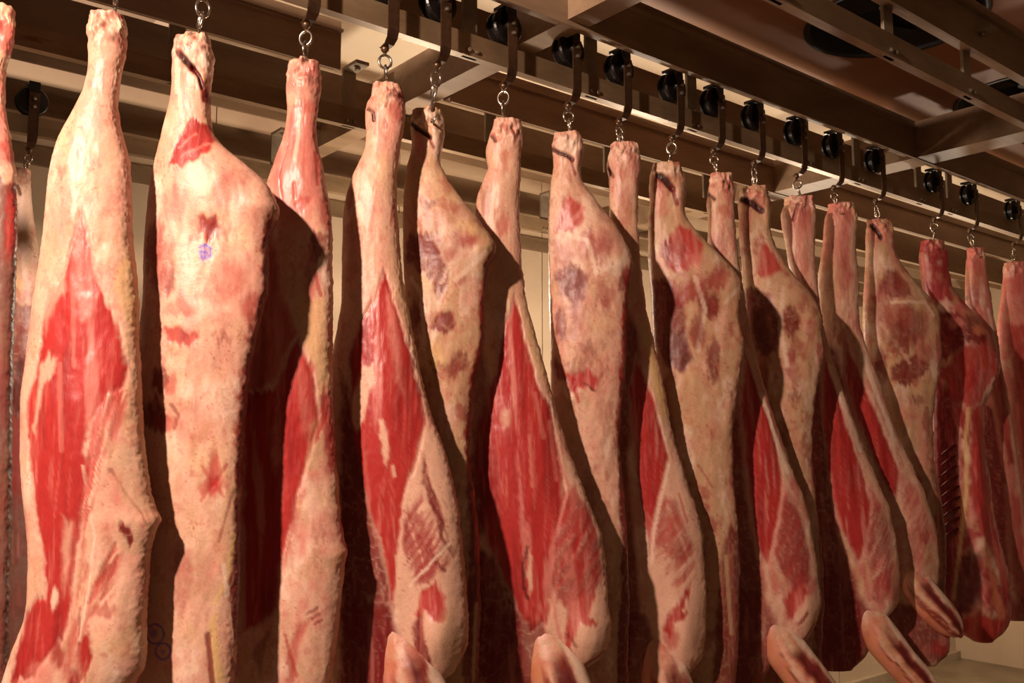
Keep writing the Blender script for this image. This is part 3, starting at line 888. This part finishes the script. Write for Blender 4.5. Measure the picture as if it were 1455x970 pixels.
side('pale beef side with a blood-red burst on its lower flank, seventh in the row', (808, 192), """
190 796 815  197 787 826  210 784 830  225 786 828  240 786 824  260 782 828  280 780 842  300 779 858  320 779 874  345 779 890  365 779 897  380 779 899  395 780 894  420 780 892  460 781 890  500 782 890  520 782 888  560 783 884  600 778.3 881  640 772.6 880  680 766.9 885  720 764 888  760 764 890  800 764 892  850 766 894  970 770 892  1050 780 885  1100 790 870""", [
    ('bump', 808, 200, 22, 12, .014), ('bump', 820, 225, 6, 24, .009), ('bump', 845, 350, 42, 44, .014), ('bump', 880, 372, 18, 18, .012), ('bump', 825, 470, 40, 90, .008),
    ell('W', .85, 808, 205, 20, 14), poly('R', .85, '806 274 826 288 832 312 815 330 796 336 786 326 795 295'), line('P', .9, 5, '828 296 812 316 800 322'), line('P', .5, 3, '815 282 800 310'),
    poly('D', .8, '790 382 818 374 838 394 832 425 816 442 800 415 788 400'), ell('M', .45, 850, 356, 18, 22), ell('M', .35, 870, 340, 12, 14), ell('D', .75, 797, 462, 8, 26), poly('D', .85, '784 498 800 520 808 542 790 544'), ell('D', .45, 832, 500, 14, 10), ell('M', .35, 820, 440, 10, 30),
    poly('R', .95, '800 530 830 525 852 536 846 552 822 556 808 562'), line('B', .8, 4, '815 540 822 572'), line('N', .8, 3, '830 545 846 556'), ell('M', .4, 848, 530, 12, 16),
    ell('R', .85, 892, 392, 9, 16), ell('D', .7, 884, 404, 8, 12), ell('R', .9, 894, 452, 8, 24), ell('R', .8, 890, 490, 6, 14), poly('D', .9, '878 640 900 660 900 990 872 990 882 800', 4), line('R', .7, 3, '886 700 892 800'), line('T', .7, 5, '880 760 872 850 874 970'),
    poly('T', .5, '790 560 812 570 812 700 790 700'), line('K', .95, 5, '786 208 796 216 806 220 814 226'), line('D', .7, 4, '812 224 818 246'), ell('M', .4, 800, 360, 16, 14),
    ell('D', .5, 806, 400, 22, 26), ell('M', .5, 845, 350, 24, 20), line('W', .6, 6, '846 390 884 372 892 350'), line('W', .6, 5, '796 330 834 346 846 390'), ell('M', .45, 862, 420, 14, 20), ell('D', .45, 818, 520, 18, 10)], ('F', .3), edge=(.85, 375, 640, .88), seed=71, mottle=0.4, relief=1.2)

side('narrow beef side with a thin red flank and blood-fringed shoulder, behind the burst-marked one', (888, 210), """
205 876 900  212 868 908  225 863 910  240 862 911  250 865 908  270 866 906  300 866 905  330 864 906  360 860 908  390 858 912  430 858 916  470 860 925  510 854.5 934  550 848.9 943  600 841.5 952  640 836 962  680 838 974  720 840 988  760 842 998  800 844 1000  850 846 1003  900 848 1003  930 850 998  950 852 985  963 854 970  972 856 945  1000 858 930  1060 863 920""", [
    ('bump', 888, 225, 20, 18, .008), ('bump', 920, 620, 26, 110, .014), ('bump', 960, 780, 34, 80, .018), ('bump', 975, 890, 26, 44, .022),
    ell('D', .6, 894, 216, 8, 5), poly('R', .5, '878 240 892 238 886 262 878 260'), ell('M', .4, 888, 300, 12, 30), line('K', .7, 3, '866 236 872 250'), ell('R', .4, 900, 232, 8, 16), ell('T', .5, 890, 380, 24, 60),
    poly('D', .85, '856 420 888 430 906 470 916 560 892 640 896 720 905 800 912 880 880 1000 856 1000', 6),  # D patch puts the shade of the left edge and chest into colour
    poly('R', 1, '904 500 916 540 930 570 942 620 950 652 937 700 926 745 922 790 914 745 905 700 899 640 893 600 892 560', 4), poly('Y', .8, '908 455 922 470 946 560 950 610 938 590 922 530'),
    poly('F', .85, '950 640 974 680 1000 760 1006 900 990 960 930 960 916 880 920 790 936 700', 5), poly('M', .6, '940 702 962 714 985 776 976 802 950 792 924 772 930 735', 6), line('F', .6, 4, '940 700 980 800'),
    poly('B', .92, '954 858 968 840 982 824 980 842 966 858 976 866 956 882 952 908 938 892', 3), ell('B', .6, 950, 905, 12, 16), line('F', .8, 5, '918 790 930 860 936 900'), line('R', .5, 3, '964 700 976 740'), ell('B', .5, 985, 948, 5, 12),
    hatch('R', .6, 50, '942 700 962 716 988 780 990 830 960 842 925 790 924 760'), line('W', .6, 3, '950 660 926 760 924 800'),
    ('bump', 972, 905, 20, 46, .020), poly('D', .8, '884 860 918 870 926 895 940 930 950 985 884 985', 6)], ('F', .5), seed=81,  # D patch: chest shadow beside the foreleg, painted in
    legs=['926 884 3  930 903 11  936 925 21  943 950 28  950 985 32  985 1080 18'])

side('mottled beef side with a dark slit hock, ninth whole side from the left', (945, 238), """
234 934 955  240 927 966  250 924 972  265 922 974  285 924 973  300 922 972  315 921 976  330 921 990  350 921 1008  370 921 1030  390 922 1047  405 924 1056  425 925 1053  450 926 1050  480 927 1057  500 928 1056  540 928 1050  580 926.6 1044  620 921.7 1040  680 913.4 1042  740 912 1047  800 914 1050  900 918 1049  970 921 1045  1050 931 1035  1090 941 1020""", [
    ('bump', 948, 246, 22, 12, .014), ('bump', 966, 275, 6, 26, .009), ('bump', 1000, 370, 40, 44, .014), ('bump', 1040, 402, 14, 16, .012), ('bump', 985, 470, 40, 80, .006),
    ell('W', .6, 948, 244, 22, 10), poly('P', .6, '930 262 944 258 950 300 934 310'), poly('R', .92, '966 318 986 330 1000 350 992 374 966 390 946 384 942 352 955 330'), ell('P', .5, 982, 372, 18, 10),
    poly('D', .85, '924 396 952 400 972 430 974 480 984 510 970 534 946 528 930 480'), poly('N', .6, '946 470 968 468 982 512 968 530 946 520'), ell('D', .8, 1006, 434, 18, 20), ell('M', .5, 985, 415, 18, 16), ell('D', .8, 1012, 512, 10, 30), ell('M', .5, 1022, 385, 12, 10), ell('M', .4, 990, 480, 14, 20), ell('M', .5, 1000, 400, 30, 12),  # first D patch mixes painted shadow of the neighbour with dark membrane
    poly('D', .6, '928 530 950 540 962 640 980 760 975 990 930 990', 6), poly('D', .85, '1040 740 1056 770 1056 990 1010 990 1020 800', 5), line('T', .8, 5, '1030 790 1040 900'), line('K', .97, 8, '937 250 946 258 955 268'), line('D', .8, 5, '955 266 962 290'), line('M', .5, 3, '990 660 1010 690'),  # first D patch carries the neighbour's painted shadow on down the left
    ell('D', .6, 960, 360, 16, 24), ell('M', .6, 1018, 400, 16, 14), line('W', .6, 5, '985 395 1000 440 990 500'), line('W', .5, 5, '1030 430 1048 410'), ell('M', .6, 975, 420, 20, 16), ell('D', .6, 990, 470, 10, 26)], ('T', .4), edge=(.6, 400, 700, .92), seed=91, mottle=0.6, relief=1.2)

side('beef side with a thin bent foreleg hanging from a knobbed shoulder, tenth in the row', (1022, 250), """
248 1015 1033  255 1009 1040  270 1006 1044  290 1004 1043  310 1006 1043  340 1006 1045  370 1008 1048  400 1012 1054  440 1018 1060  480 1026 1068  500 1023.8 1072  540 1017.2 1082  580 1010.8 1095  620 1003.2 1108  660 1000 1122  700 1001 1138  740 1002 1150  780 1003 1157  830 1004 1163  860 1006 1165  880 1008 1160  905 1010 1147  920 1012 1128  935 1014 1100  960 1016 1085  1020 1021 1080""", [
    ('bump', 1024, 265, 16, 16, .006), ('bump', 1078, 640, 28, 110, .014), ('bump', 1122, 780, 30, 70, .020), ('bump', 1140, 870, 22, 28, .022),
    ell('D', .5, 1032, 262, 6, 10), ell('R', .5, 1030, 295, 10, 10), line('K', .8, 3.5, '1008 272 1016 282'), ell('M', .4, 1024, 350, 10, 20), ell('R', .35, 1036, 275, 7, 16),
    poly('D', .85, '1026 480 1046 520 1052 620 1064 740 1085 830 1070 1000 1030 1000', 6),  # shaded left side and chest painted in dark red
    poly('R', 1, '1058 492 1070 530 1086 580 1100 615 1110 680 1106 720 1096 770 1086 806 1074 780 1064 720 1057 660 1051 580', 4), line('W', .8, 6, '1080 560 1098 610 1118 670'), line('F', .6, 6, '1066 500 1082 560'), line('R', .5, 4, '1096 590 1116 640'),  # W line is a painted highlight along the flank's right rim
    poly('M', .85, '1112 698 1136 730 1152 790 1150 826 1122 842 1104 804 1094 782 1104 730', 5), line('P', .6, 4, '1110 690 1098 770 1090 800'), poly('R', .92, '1108 852 1134 824 1146 838 1130 868 1116 886', 3), poly('F', .9, '1130 868 1140 846 1164 850 1166 872 1148 904 1134 896', 4), line('D', .8, 4, '1132 884 1142 868'), line('F', .8, 5, '1084 800 1094 850 1104 875'), line('B', .6, 4, '1140 915 1156 885'),
    hatch('R', .5, 58, '1112 698 1136 730 1152 790 1150 826 1122 842 1104 804 1094 782 1104 730'),
    ('bump', 1148, 872, 16, 32, .020), poly('D', .8, '1040 830 1082 840 1096 868 1110 910 1110 985 1040 985', 6)], ('F', .95), seed=101,  # D patch paints shade on the chest above the foreleg
    legs=['1094 858 3  1098 875 9  1106 900 19  1118 925 25  1140 955 25  1168 990 24  1195 1035 16'])

side('mottled beef side with a dark slit hock and brown shade, right of the bent-foreleg one', (1072, 272), """
267 1060 1080  275 1052 1091  290 1049 1095  310 1050 1095  330 1050 1094  350 1052 1100  370 1054 1112  390 1055 1125  405 1055 1140  420 1055 1152  435 1056 1162  450 1056 1167  470 1056 1168  500 1057 1170  520 1058 1166  560 1060 1158  600 1056.3 1154  640 1052.6 1152  700 1046 1157  760 1050 1164  800 1052 1168  850 1054 1170  950 1058 1166  1010 1065 1155  1060 1075 1140""", [
    ('bump', 1073, 280, 20, 10, .012), ('bump', 1090, 305, 5, 22, .008), ('bump', 1125, 430, 30, 34, .014), ('bump', 1158, 462, 12, 14, .012), ('bump', 1105, 520, 34, 60, .006),
    ell('P', .5, 1072, 285, 18, 14), poly('R', .9, '1085 340 1100 358 1114 386 1088 396 1072 392'), poly('D', .8, '1056 404 1094 418 1106 460 1102 502 1080 506 1058 470'), poly('N', .5, '1060 440 1085 440 1098 500 1070 500'), ell('D', .85, 1122, 460, 13, 24), ell('D', .5, 1080, 540, 12, 22), ell('M', .45, 1140, 430, 12, 10), ell('D', .5, 1128, 560, 9, 8), ell('R', .6, 1164, 500, 5, 16),
    poly('D', .6, '1058 520 1080 560 1100 700 1110 990 1060 990', 6), poly('D', .75, '1156 640 1176 720 1176 990 1150 990 1160 800', 4), line('T', .7, 4, '1160 720 1166 860'), line('K', .97, 8, '1058 282 1070 290 1082 299'), poly('M', .5, '1052 300 1070 300 1066 340 1054 380'),  # first D patch paints the shadow on the left half
    ell('M', .55, 1130, 500, 18, 18), line('W', .5, 5, '1110 410 1106 470 1116 520'), ell('M', .5, 1150, 470, 8, 20)], ('T', .45), edge=(.6, 430, 700, .92), seed=111, mottle=0.6, relief=1.2)

side('beef side whose foreleg knee shows above the olive floor, lit strip along its red flank', (1137, 283), """
281 1125 1148  290 1115 1156  305 1109 1158  325 1112 1158  345 1116 1156  370 1120 1157  400 1126 1160  430 1132 1163  460 1138 1168  490 1141.6 1175  520 1140.5 1185  560 1137 1198  600 1132.5 1212  640 1128 1227  680 1129 1245  720 1130 1262  760 1131 1270  800 1132 1276  830 1133 1277  855 1134 1274  872 1135 1262  885 1136 1246  905 1138 1238  925 1142 1232  938 1150 1222  950 1163 1208""", [
    ('bump', 1135, 300, 18, 16, .006), ('bump', 1198, 640, 24, 110, .014), ('bump', 1240, 760, 26, 60, .018), ('bump', 1252, 840, 20, 36, .016),
    line('K', .85, 4, '1128 312 1132 296 1134 290'), ell('R', .4, 1145, 310, 10, 20), ell('P', .5, 1135, 320, 22, 30), ell('R', .35, 1140, 370, 12, 22),
    poly('D', .9, '1140 480 1166 520 1172 620 1190 760 1215 820 1230 960 1150 960', 6),  # dark chest: shade painted into the surface colour
    poly('R', 1, '1170 496 1186 550 1206 620 1222 660 1236 716 1228 770 1216 800 1196 762 1180 720 1171 650 1166 580', 4), line('W', .8, 6, '1180 520 1200 580 1222 640'), line('F', .6, 7, '1225 650 1250 710'),  # W line paints the bright highlight strip on the flank rim
    poly('M', .5, '1240 700 1262 740 1268 790 1240 790 1226 780', 6), line('P', .8, 5, '1222 800 1232 850'), poly('M', .7, '1236 822 1256 800 1262 830 1250 860 1236 850', 4), line('F', .7, 4, '1236 820 1258 796'),
    hatch('M', .7, 60, '1232 690 1262 740 1270 800 1262 840 1236 830 1226 780'),
    ('bump', 1262, 845, 14, 36, .020), poly('D', .85, '1150 780 1206 820 1226 856 1250 890 1240 960 1150 960', 6)], ('F', .95), seed=121,  # D patch adds painted shade behind the knee
    legs=['1226 845 3  1233 862 12  1243 885 19  1258 912 22  1280 940 20  1305 966 19  1340 1005 14'])

side('beef side with the foreleg stub pointing to the right, clear of the shoulder', (1195, 293), """
290 1185 1206  297 1178 1214  310 1172 1217  325 1171 1217  345 1170 1214  370 1166 1216  400 1162 1219  440 1162 1218  470 1162 1222  500 1160.7 1232  540 1159.1 1247  580 1156.6 1260  620 1154 1275  660 1158 1295  700 1162 1312  740 1168 1325  770 1174 1330  800 1182 1333  825 1190 1331  845 1200 1326  862 1212 1340  880 1224 1347  910 1234 1349  930 1248 1345  943 1272 1328""", [
    ('bump', 1195, 310, 16, 16, .006), ('bump', 1250, 620, 26, 100, .014), ('bump', 1300, 740, 26, 50, .018), ('bump', 1308, 800, 18, 26, .014),
    ell('R', .45, 1205, 306, 8, 14), ell('M', .4, 1196, 345, 12, 24), ell('R', .45, 1198, 390, 14, 30), ell('P', .5, 1190, 330, 20, 40), ell('T', .4, 1180, 400, 14, 40),
    poly('D', .85, '1160 470 1190 500 1205 580 1240 690 1262 790 1262 850 1350 870 1350 945 1250 945 1160 800', 6),  # D patch paints the shaded left side and brisket
    poly('R', 1, '1200 476 1216 520 1236 570 1256 620 1277 668 1270 712 1254 690 1232 640 1212 590 1198 540', 4), line('W', .8, 6, '1222 500 1244 560 1270 625'), line('F', .6, 6, '1270 620 1296 680'), poly('P', .5, '1270 660 1300 690 1322 740 1310 760 1280 730', 6),
    poly('R', .6, '1300 760 1316 744 1318 770 1304 778', 4), poly('M', .5, '1282 760 1296 744 1300 800 1290 810', 5), poly('T', .6, '1306 770 1326 770 1328 815 1310 820'), ell('R', .7, 1334, 920, 14, 12), ell('P', .6, 1340, 908, 8, 8),
    hatch('R', .45, 58, '1270 660 1300 690 1326 745 1326 800 1300 810 1280 740')], ('F', .95), seed=131,
    legs=['1283 792 4  1290 806 12  1300 830 20  1325 861 20  1349 886 18  1367 905 13'])

side('dim mottled beef side left of the split one whose red spine shows', (1250, 316), """
313 1238 1258  322 1232 1268  340 1230 1269  355 1231 1270  375 1230 1280  395 1229 1294  410 1228 1307  425 1227 1320  440 1226 1332  460 1226 1335
500 1227 1336  530 1230 1334  560 1233 1328  600 1238 1324  640 1242 1324  680 1246 1330  720 1250 1338  760 1254 1342  800 1258 1343  850 1262 1342
900 1270 1336  940 1285 1325""", [
    ('bump', 1252, 325, 16, 10, .008), ('bump', 1290, 430, 30, 30, .014), ('bump', 1326, 448, 10, 14, .010),
    ell('P', .6, 1252, 330, 18, 16), poly('D', .75, '1256 386 1272 384 1290 402 1294 424 1262 424 1252 410'), ell('D', .7, 1298, 462, 22, 26), ell('M', .6, 1270, 450, 22, 20), poly('D', .85, '1266 520 1296 502 1322 518 1312 534 1284 548 1262 540'), ell('M', .5, 1250, 440, 14, 40), line('F', .6, 4, '1250 460 1290 516'), ell('D', .6, 1300, 566, 10, 8), ell('D', .7, 1250, 520, 10, 30), ell('R', .5, 1334, 500, 5, 24),
    poly('D', .7, '1232 560 1262 580 1290 700 1320 760 1330 960 1250 960', 6), poly('D', .7, '1324 660 1350 700 1350 960 1326 960 1332 800', 4), line('O', .7, 4, '1330 700 1338 820'), line('K', .95, 5, '1240 318 1247 328 1252 338'),  # first D patch: shadow on the left part, laid in as colour
    ell('D', .55, 1280, 480, 24, 18), line('W', .5, 4, '1264 430 1312 430 1326 450'), ell('M', .6, 1310, 500, 16, 16), ell('D', .5, 1262, 410, 14, 16)], ('T', .6), edge=(.5, 440, 640, .92), seed=141, mottle=0.6, relief=1.2)

r15, f15 = side('split beef side cut face outward, raw red spine and ribs showing', (1327, 345), """
343 1315 1330  350 1308 1342  365 1306 1347  390 1309 1347  410 1312 1352  430 1316 1368  450 1318 1386  470 1320 1402  490 1322 1410  510 1323 1419
525 1324 1420  545 1325 1412  575 1326 1398  620 1327 1396  680 1328 1405  740 1328 1412  790 1330 1425  830 1333 1434  870 1340 1436  890 1350 1430
902 1368 1420  910 1385 1405""", [
    ('bump', 1385, 490, 20, 24, .014), ('bump', 1388, 720, 14, 160, .030), ('bump', 1405, 860, 24, 40, .016), ('bump', 1345, 680, 14, 100, -.020), ('bump', 1365, 830, 18, 40, -.016),
    poly('M', .55, '1312 372 1345 370 1352 410 1330 440 1314 420'), poly('D', .9, '1318 440 1350 444 1385 448 1402 470 1404 490 1370 490 1340 512 1322 510'), poly('P', .7, '1340 452 1362 450 1372 460 1350 468'), poly('R', .8, '1352 500 1400 486 1420 520 1400 560 1380 580 1340 560'), ell('O', .7, 1390, 470, 12, 8),
    line('F', .7, 4, '1412 538 1398 560 1388 590 1384 640'), line('Y', .7, 4, '1372 580 1368 620 1370 700 1364 760 1356 850'), poly('D', .95, '1322 520 1352 560 1362 620 1362 760 1352 880 1320 880', 5), poly('R', .95, '1374 580 1396 575 1402 680 1410 740 1424 800 1434 840 1430 860 1406 780 1388 760 1374 700', 4),
    poly('N', .85, '1362 790 1388 780 1392 830 1380 870 1352 880 1356 830', 5), poly('O', .8, '1396 790 1406 800 1414 840 1430 870 1424 884 1404 860'), poly('R', .85, '1350 880 1390 870 1430 880 1420 908 1380 912'), line('P', .8, 3, '1398 580 1406 660 1414 740 1430 810')], ('M', .5), edge=None, seed=151, relief=1.6)
for k in range(9):                    # rib bones of the opened chest
    y0 = 630 + 15 * k
    a, b, c = f15.loc(1364, y0, -.05), f15.loc(1352, y0 + 4, -.05), f15.loc(1338, y0 + 16, -.05)
    bm = bmesh.new()
    tube(bm, [(a[0], -.052, a[1]), (b[0], -.05, b[1]), (c[0], -.046, c[1])], [.006, .007, .006], 8)
    rb = obj('rib', bm, M_MEAT, r15, True)
    at = rb.data.color_attributes.new('tint', 'FLOAT_COLOR', 'POINT')
    cc = np.tile(np.append(PAL['M'] * 0.45, 0.6), (len(rb.data.vertices), 1))
    at.data.foreach_set('color', cc.astype(np.float32).ravel())

side('thin dark-red beef side with a pale rim, right of the split one', (1386, 357), """
353 1380 1392  360 1375 1398  380 1373 1400  400 1372 1402  420 1372 1406  450 1374 1410  480 1378 1416  510 1382 1419  550 1384 1428  600 1386 1437
650 1388 1445  700 1392 1452  750 1396 1457  800 1400 1462  850 1405 1465  870 1415 1463  880 1432 1458""", [
    ('bump', 1425, 680, 14, 120, .012), ell('D', .6, 1384, 420, 8, 22), ell('R', .5, 1390, 390, 8, 26), poly('R', .8, '1404 470 1420 510 1436 600 1446 660 1430 660 1412 580', 4), line('W', .7, 4, '1404 440 1418 500'), line('F', .7, 5, '1438 620 1448 700 1456 760'), poly('D', .9, '1384 560 1410 580 1426 680 1436 900 1390 900', 5), poly('R', .6, '1430 700 1452 700 1462 860 1440 870', 5), ell('D', .6, 1450, 880, 20, 30)], ('P', .8), seed=161)

side('last beef side, cut off by the right picture edge', (1440, 378), """
373 1432 1450  382 1426 1462  400 1426 1466  430 1422 1470  460 1418 1475  520 1416 1485  600 1418 1495  700 1428 1505  860 1445 1505  880 1460 1495""", [
    ell('R', .5, 1445, 400, 14, 20), poly('R', .8, '1430 460 1480 460 1495 620 1470 760 1440 600', 5), poly('D', .6, '1414 500 1436 600 1460 800 1470 900 1430 900', 5)], ('P', .8), seed=171)

side('small pale beef side hanging behind, between the two leftmost reds', (30, 240), """
240 24 36  255 20 43  280 18 44  310 16 46  350 12 54  370 10 56  400 8 60  440 6 62  480 4 64  520 2 66  600 0 66  700 -2 66  850 -5 64  970 -5 60
1040 5 50""", [
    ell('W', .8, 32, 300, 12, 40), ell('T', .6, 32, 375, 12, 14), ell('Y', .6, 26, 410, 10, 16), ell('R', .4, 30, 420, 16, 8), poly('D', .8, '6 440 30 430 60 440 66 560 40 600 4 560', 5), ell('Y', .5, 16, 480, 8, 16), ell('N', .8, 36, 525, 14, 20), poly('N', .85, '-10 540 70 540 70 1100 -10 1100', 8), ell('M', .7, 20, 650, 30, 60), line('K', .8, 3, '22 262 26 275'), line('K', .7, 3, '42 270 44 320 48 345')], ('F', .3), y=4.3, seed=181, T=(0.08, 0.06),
    group='beef side on the farthest rail')

# ------------------------------------------------------------------ trolleys and hooks
def make_trolley(label):
    t = thing('rail_trolley', label, 'trolley', (0, 0, 0), 0, 'black rail trolleys')
    bm = bmesh.new()
    disc(bm, (0, 0, 0), [(0.020, -0.030), (0.058, -0.028), (0.063, -0.022), (0.063, -0.014), (0.050, -0.009), (0.050, 0.009), (0.063, 0.014), (0.063, 0.022), (0.02, 0.024)], 36)
    obj('wheel', bm, M_WHEEL, t, False)
    bm = bmesh.new()
    disc(bm, (0, 0, 0), [(0.012, -0.052), (0.018, -0.049), (0.022, -0.040), (0.022, -0.030)], 20)
    obj('hub', bm, M_WHEEL, t)
    bm = bmesh.new()
    box(bm, -0.022, 0.022, -0.045, 0.03, 0.066, 0.078)
    box(bm, -0.022, 0.022, -0.045, -0.041, 0.0, 0.066)
    obj('guard', bm, M_WHEEL, t)
    for dx, dz in ((0.0, 0.0), (0.0, -0.035)):
        bm = bmesh.new()
        disc(bm, (dx, 0, dz), [(0.005, -0.062), (0.0075, -0.060), (0.0075, -0.049)], 8)
        obj('bolt', bm, M_BOLT, t)
    # flat strap down the camera side, bent under the rail to a swivel
    bm = bmesh.new()
    prof = [(-0.047, 0.03), (-0.047, -0.16), (-0.040, -0.185), (-0.022, -0.200), (0.012, -0.205)]
    wv = [0.021, 0.020, 0.018, 0.016, 0.014]
    n_ = []
    for (y, z), w_ in zip(prof, wv):
        n_.append([bm.verts.new((sx * w_, y + oy, z + oz)) for sx, oy, oz in ((-1, 0, 0), (1, 0, 0), (1, -0.005, -0.003), (-1, -0.005, -0.003))])
    for a, b in zip(n_, n_[1:]):
        for k in range(4):
            bm.faces.new((a[k], a[(k + 1) % 4], b[(k + 1) % 4], b[k]))
    bm.faces.new(n_[0][::-1]); bm.faces.new(n_[-1])
    obj('strap', bm, M_STRAP, t)
    bm = bmesh.new()
    disc_pts = [(0, 0, -0.195), (0, 0, -0.206), (0, 0, -0.214), (0, 0, -0.222)]
    tube(bm, disc_pts, [0.008, 0.013, 0.013, 0.006], 10)
    tube(bm, [(0, 0, -0.222), (0, 0, -0.232)], 0.005, 8)
    obj('swivel', bm, M_STRAP, t, True)
    return t


def make_hook(label):
    """eye on top, S-bent shank, point going through the hock"""
    t = thing('meat_hook', label, 'hook', (0, 0, 0), 0, 'steel meat hooks')
    bm = bmesh.new()
    ring(bm, (0, 0, -0.019), 0.0195, 0.0042, 'y', 22, 8, 1.1)
    obj('eye', bm, M_HOOK, t, True)
    bm = bmesh.new()
    pts = []
    for k in range(13):
        a = math.pi * (0.5 + k / 12 * 1.1)
        pts.append((0.004 + 0.0, 0.015 * math.cos(a) * 1.0, -0.040 + 0.015 * math.sin(a)))
    pts = [(0, 0.000, -0.030)] + [(0.000, 0.004, -0.045), (0.002, 0.006, -0.062), (0.004, 0.004, -0.085), (0.004, 0.0, -0.115), (0.002, -0.012, -0.140), (-0.002, -0.030, -0.146), (-0.006, -0.042, -0.130)]
    tube(bm, pts, [0.0042] * 6 + [0.0038, 0.002], 8)
    obj('shank', bm, M_HOOK, t, True)
    bm = bmesh.new()
    ring(bm, (0.0, 0, -0.052), 0.013, 0.004, 'x', 20, 8, 1.5)
    obj('link', bm, M_HOOK, t, True)
    return t


def copy_tree(o, parent=None):
    c = o.copy()
    COL.objects.link(c)
    c.parent = parent
    for ch in [k for k in bpy.data.objects if k.parent == o]:
        copy_tree(ch, c)
    return c


WHO = ['the side at the left picture edge', 'the first whole side from the left', 'the large pale stamped side',
       'the pink-topped side behind the stamped one', 'the side with the clipped bony hock', 'the pale side with a white looped hock',
       'the side with the broad red flank mid-picture', 'the pale side with the blood-red burst', 'the narrow side with a thin red flank',
       'the ninth whole side, mottled with slit hock', 'the side with the bent foreleg', 'the mottled side right of the bent foreleg',
       'the side with knee above the olive floor', 'the side whose foreleg points right', 'the dim mottled side left of the split one',
       'the split side with ribs showing', 'the thin dark-red side right of the split one', 'the last side at the right picture edge',
       'the small pale side on the rail behind']
HOCK = [(-8, 15), (155, 25), (275, 58), (432, 92), (550, 125), (608, 160), (714, 176), (811, 193), (884, 210), (950, 238), (1020, 250), (1073, 272),
        (1137, 283), (1189, 294), (1252, 316), (1327, 345), (1384, 357), (1438, 378), (32, 243)]
WX = [0.40, 0.69, 0.915, 1.225, 1.499, 1.70, 1.983, 2.290, 2.560, 2.870, 3.135, 3.42, 3.745, 4.06, 4.45, 5.07, 5.495, 6.09, 0.87]
protoT = protoH = None
for i, (who, (hx, hy), x) in enumerate(zip(WHO, HOCK, WX)):
    y = 4.3 if i == 18 else 2.46
    tz = 2.953
    lt = 'black rail trolley carrying ' + who
    lh = 'steel hook holding ' + who
    if protoT is None:
        protoT, protoH = make_trolley(lt), make_hook(lh)
        t, h = protoT, protoH
    else:
        t, h = copy_tree(protoT), copy_tree(protoH)
    t['label'], h['label'] = lt, lh
    t.location = (x, y, tz)
    d = ray(hx, hy)
    q = CAMP + d * (y / d[1])
    top = tz - 0.232
    h.location = (x, y, top)
    # the shank is stretched to reach the hock below and leans towards it
    drop = max(0.06, top - (q[2] - 0.045))
    h.scale = (1, 1, drop / 0.146)
    lean = math.atan2(q[0] - x, drop)
    h.rotation_euler = (0, -lean, RZ * 0.6 + (i % 3 - 1) * 0.5)
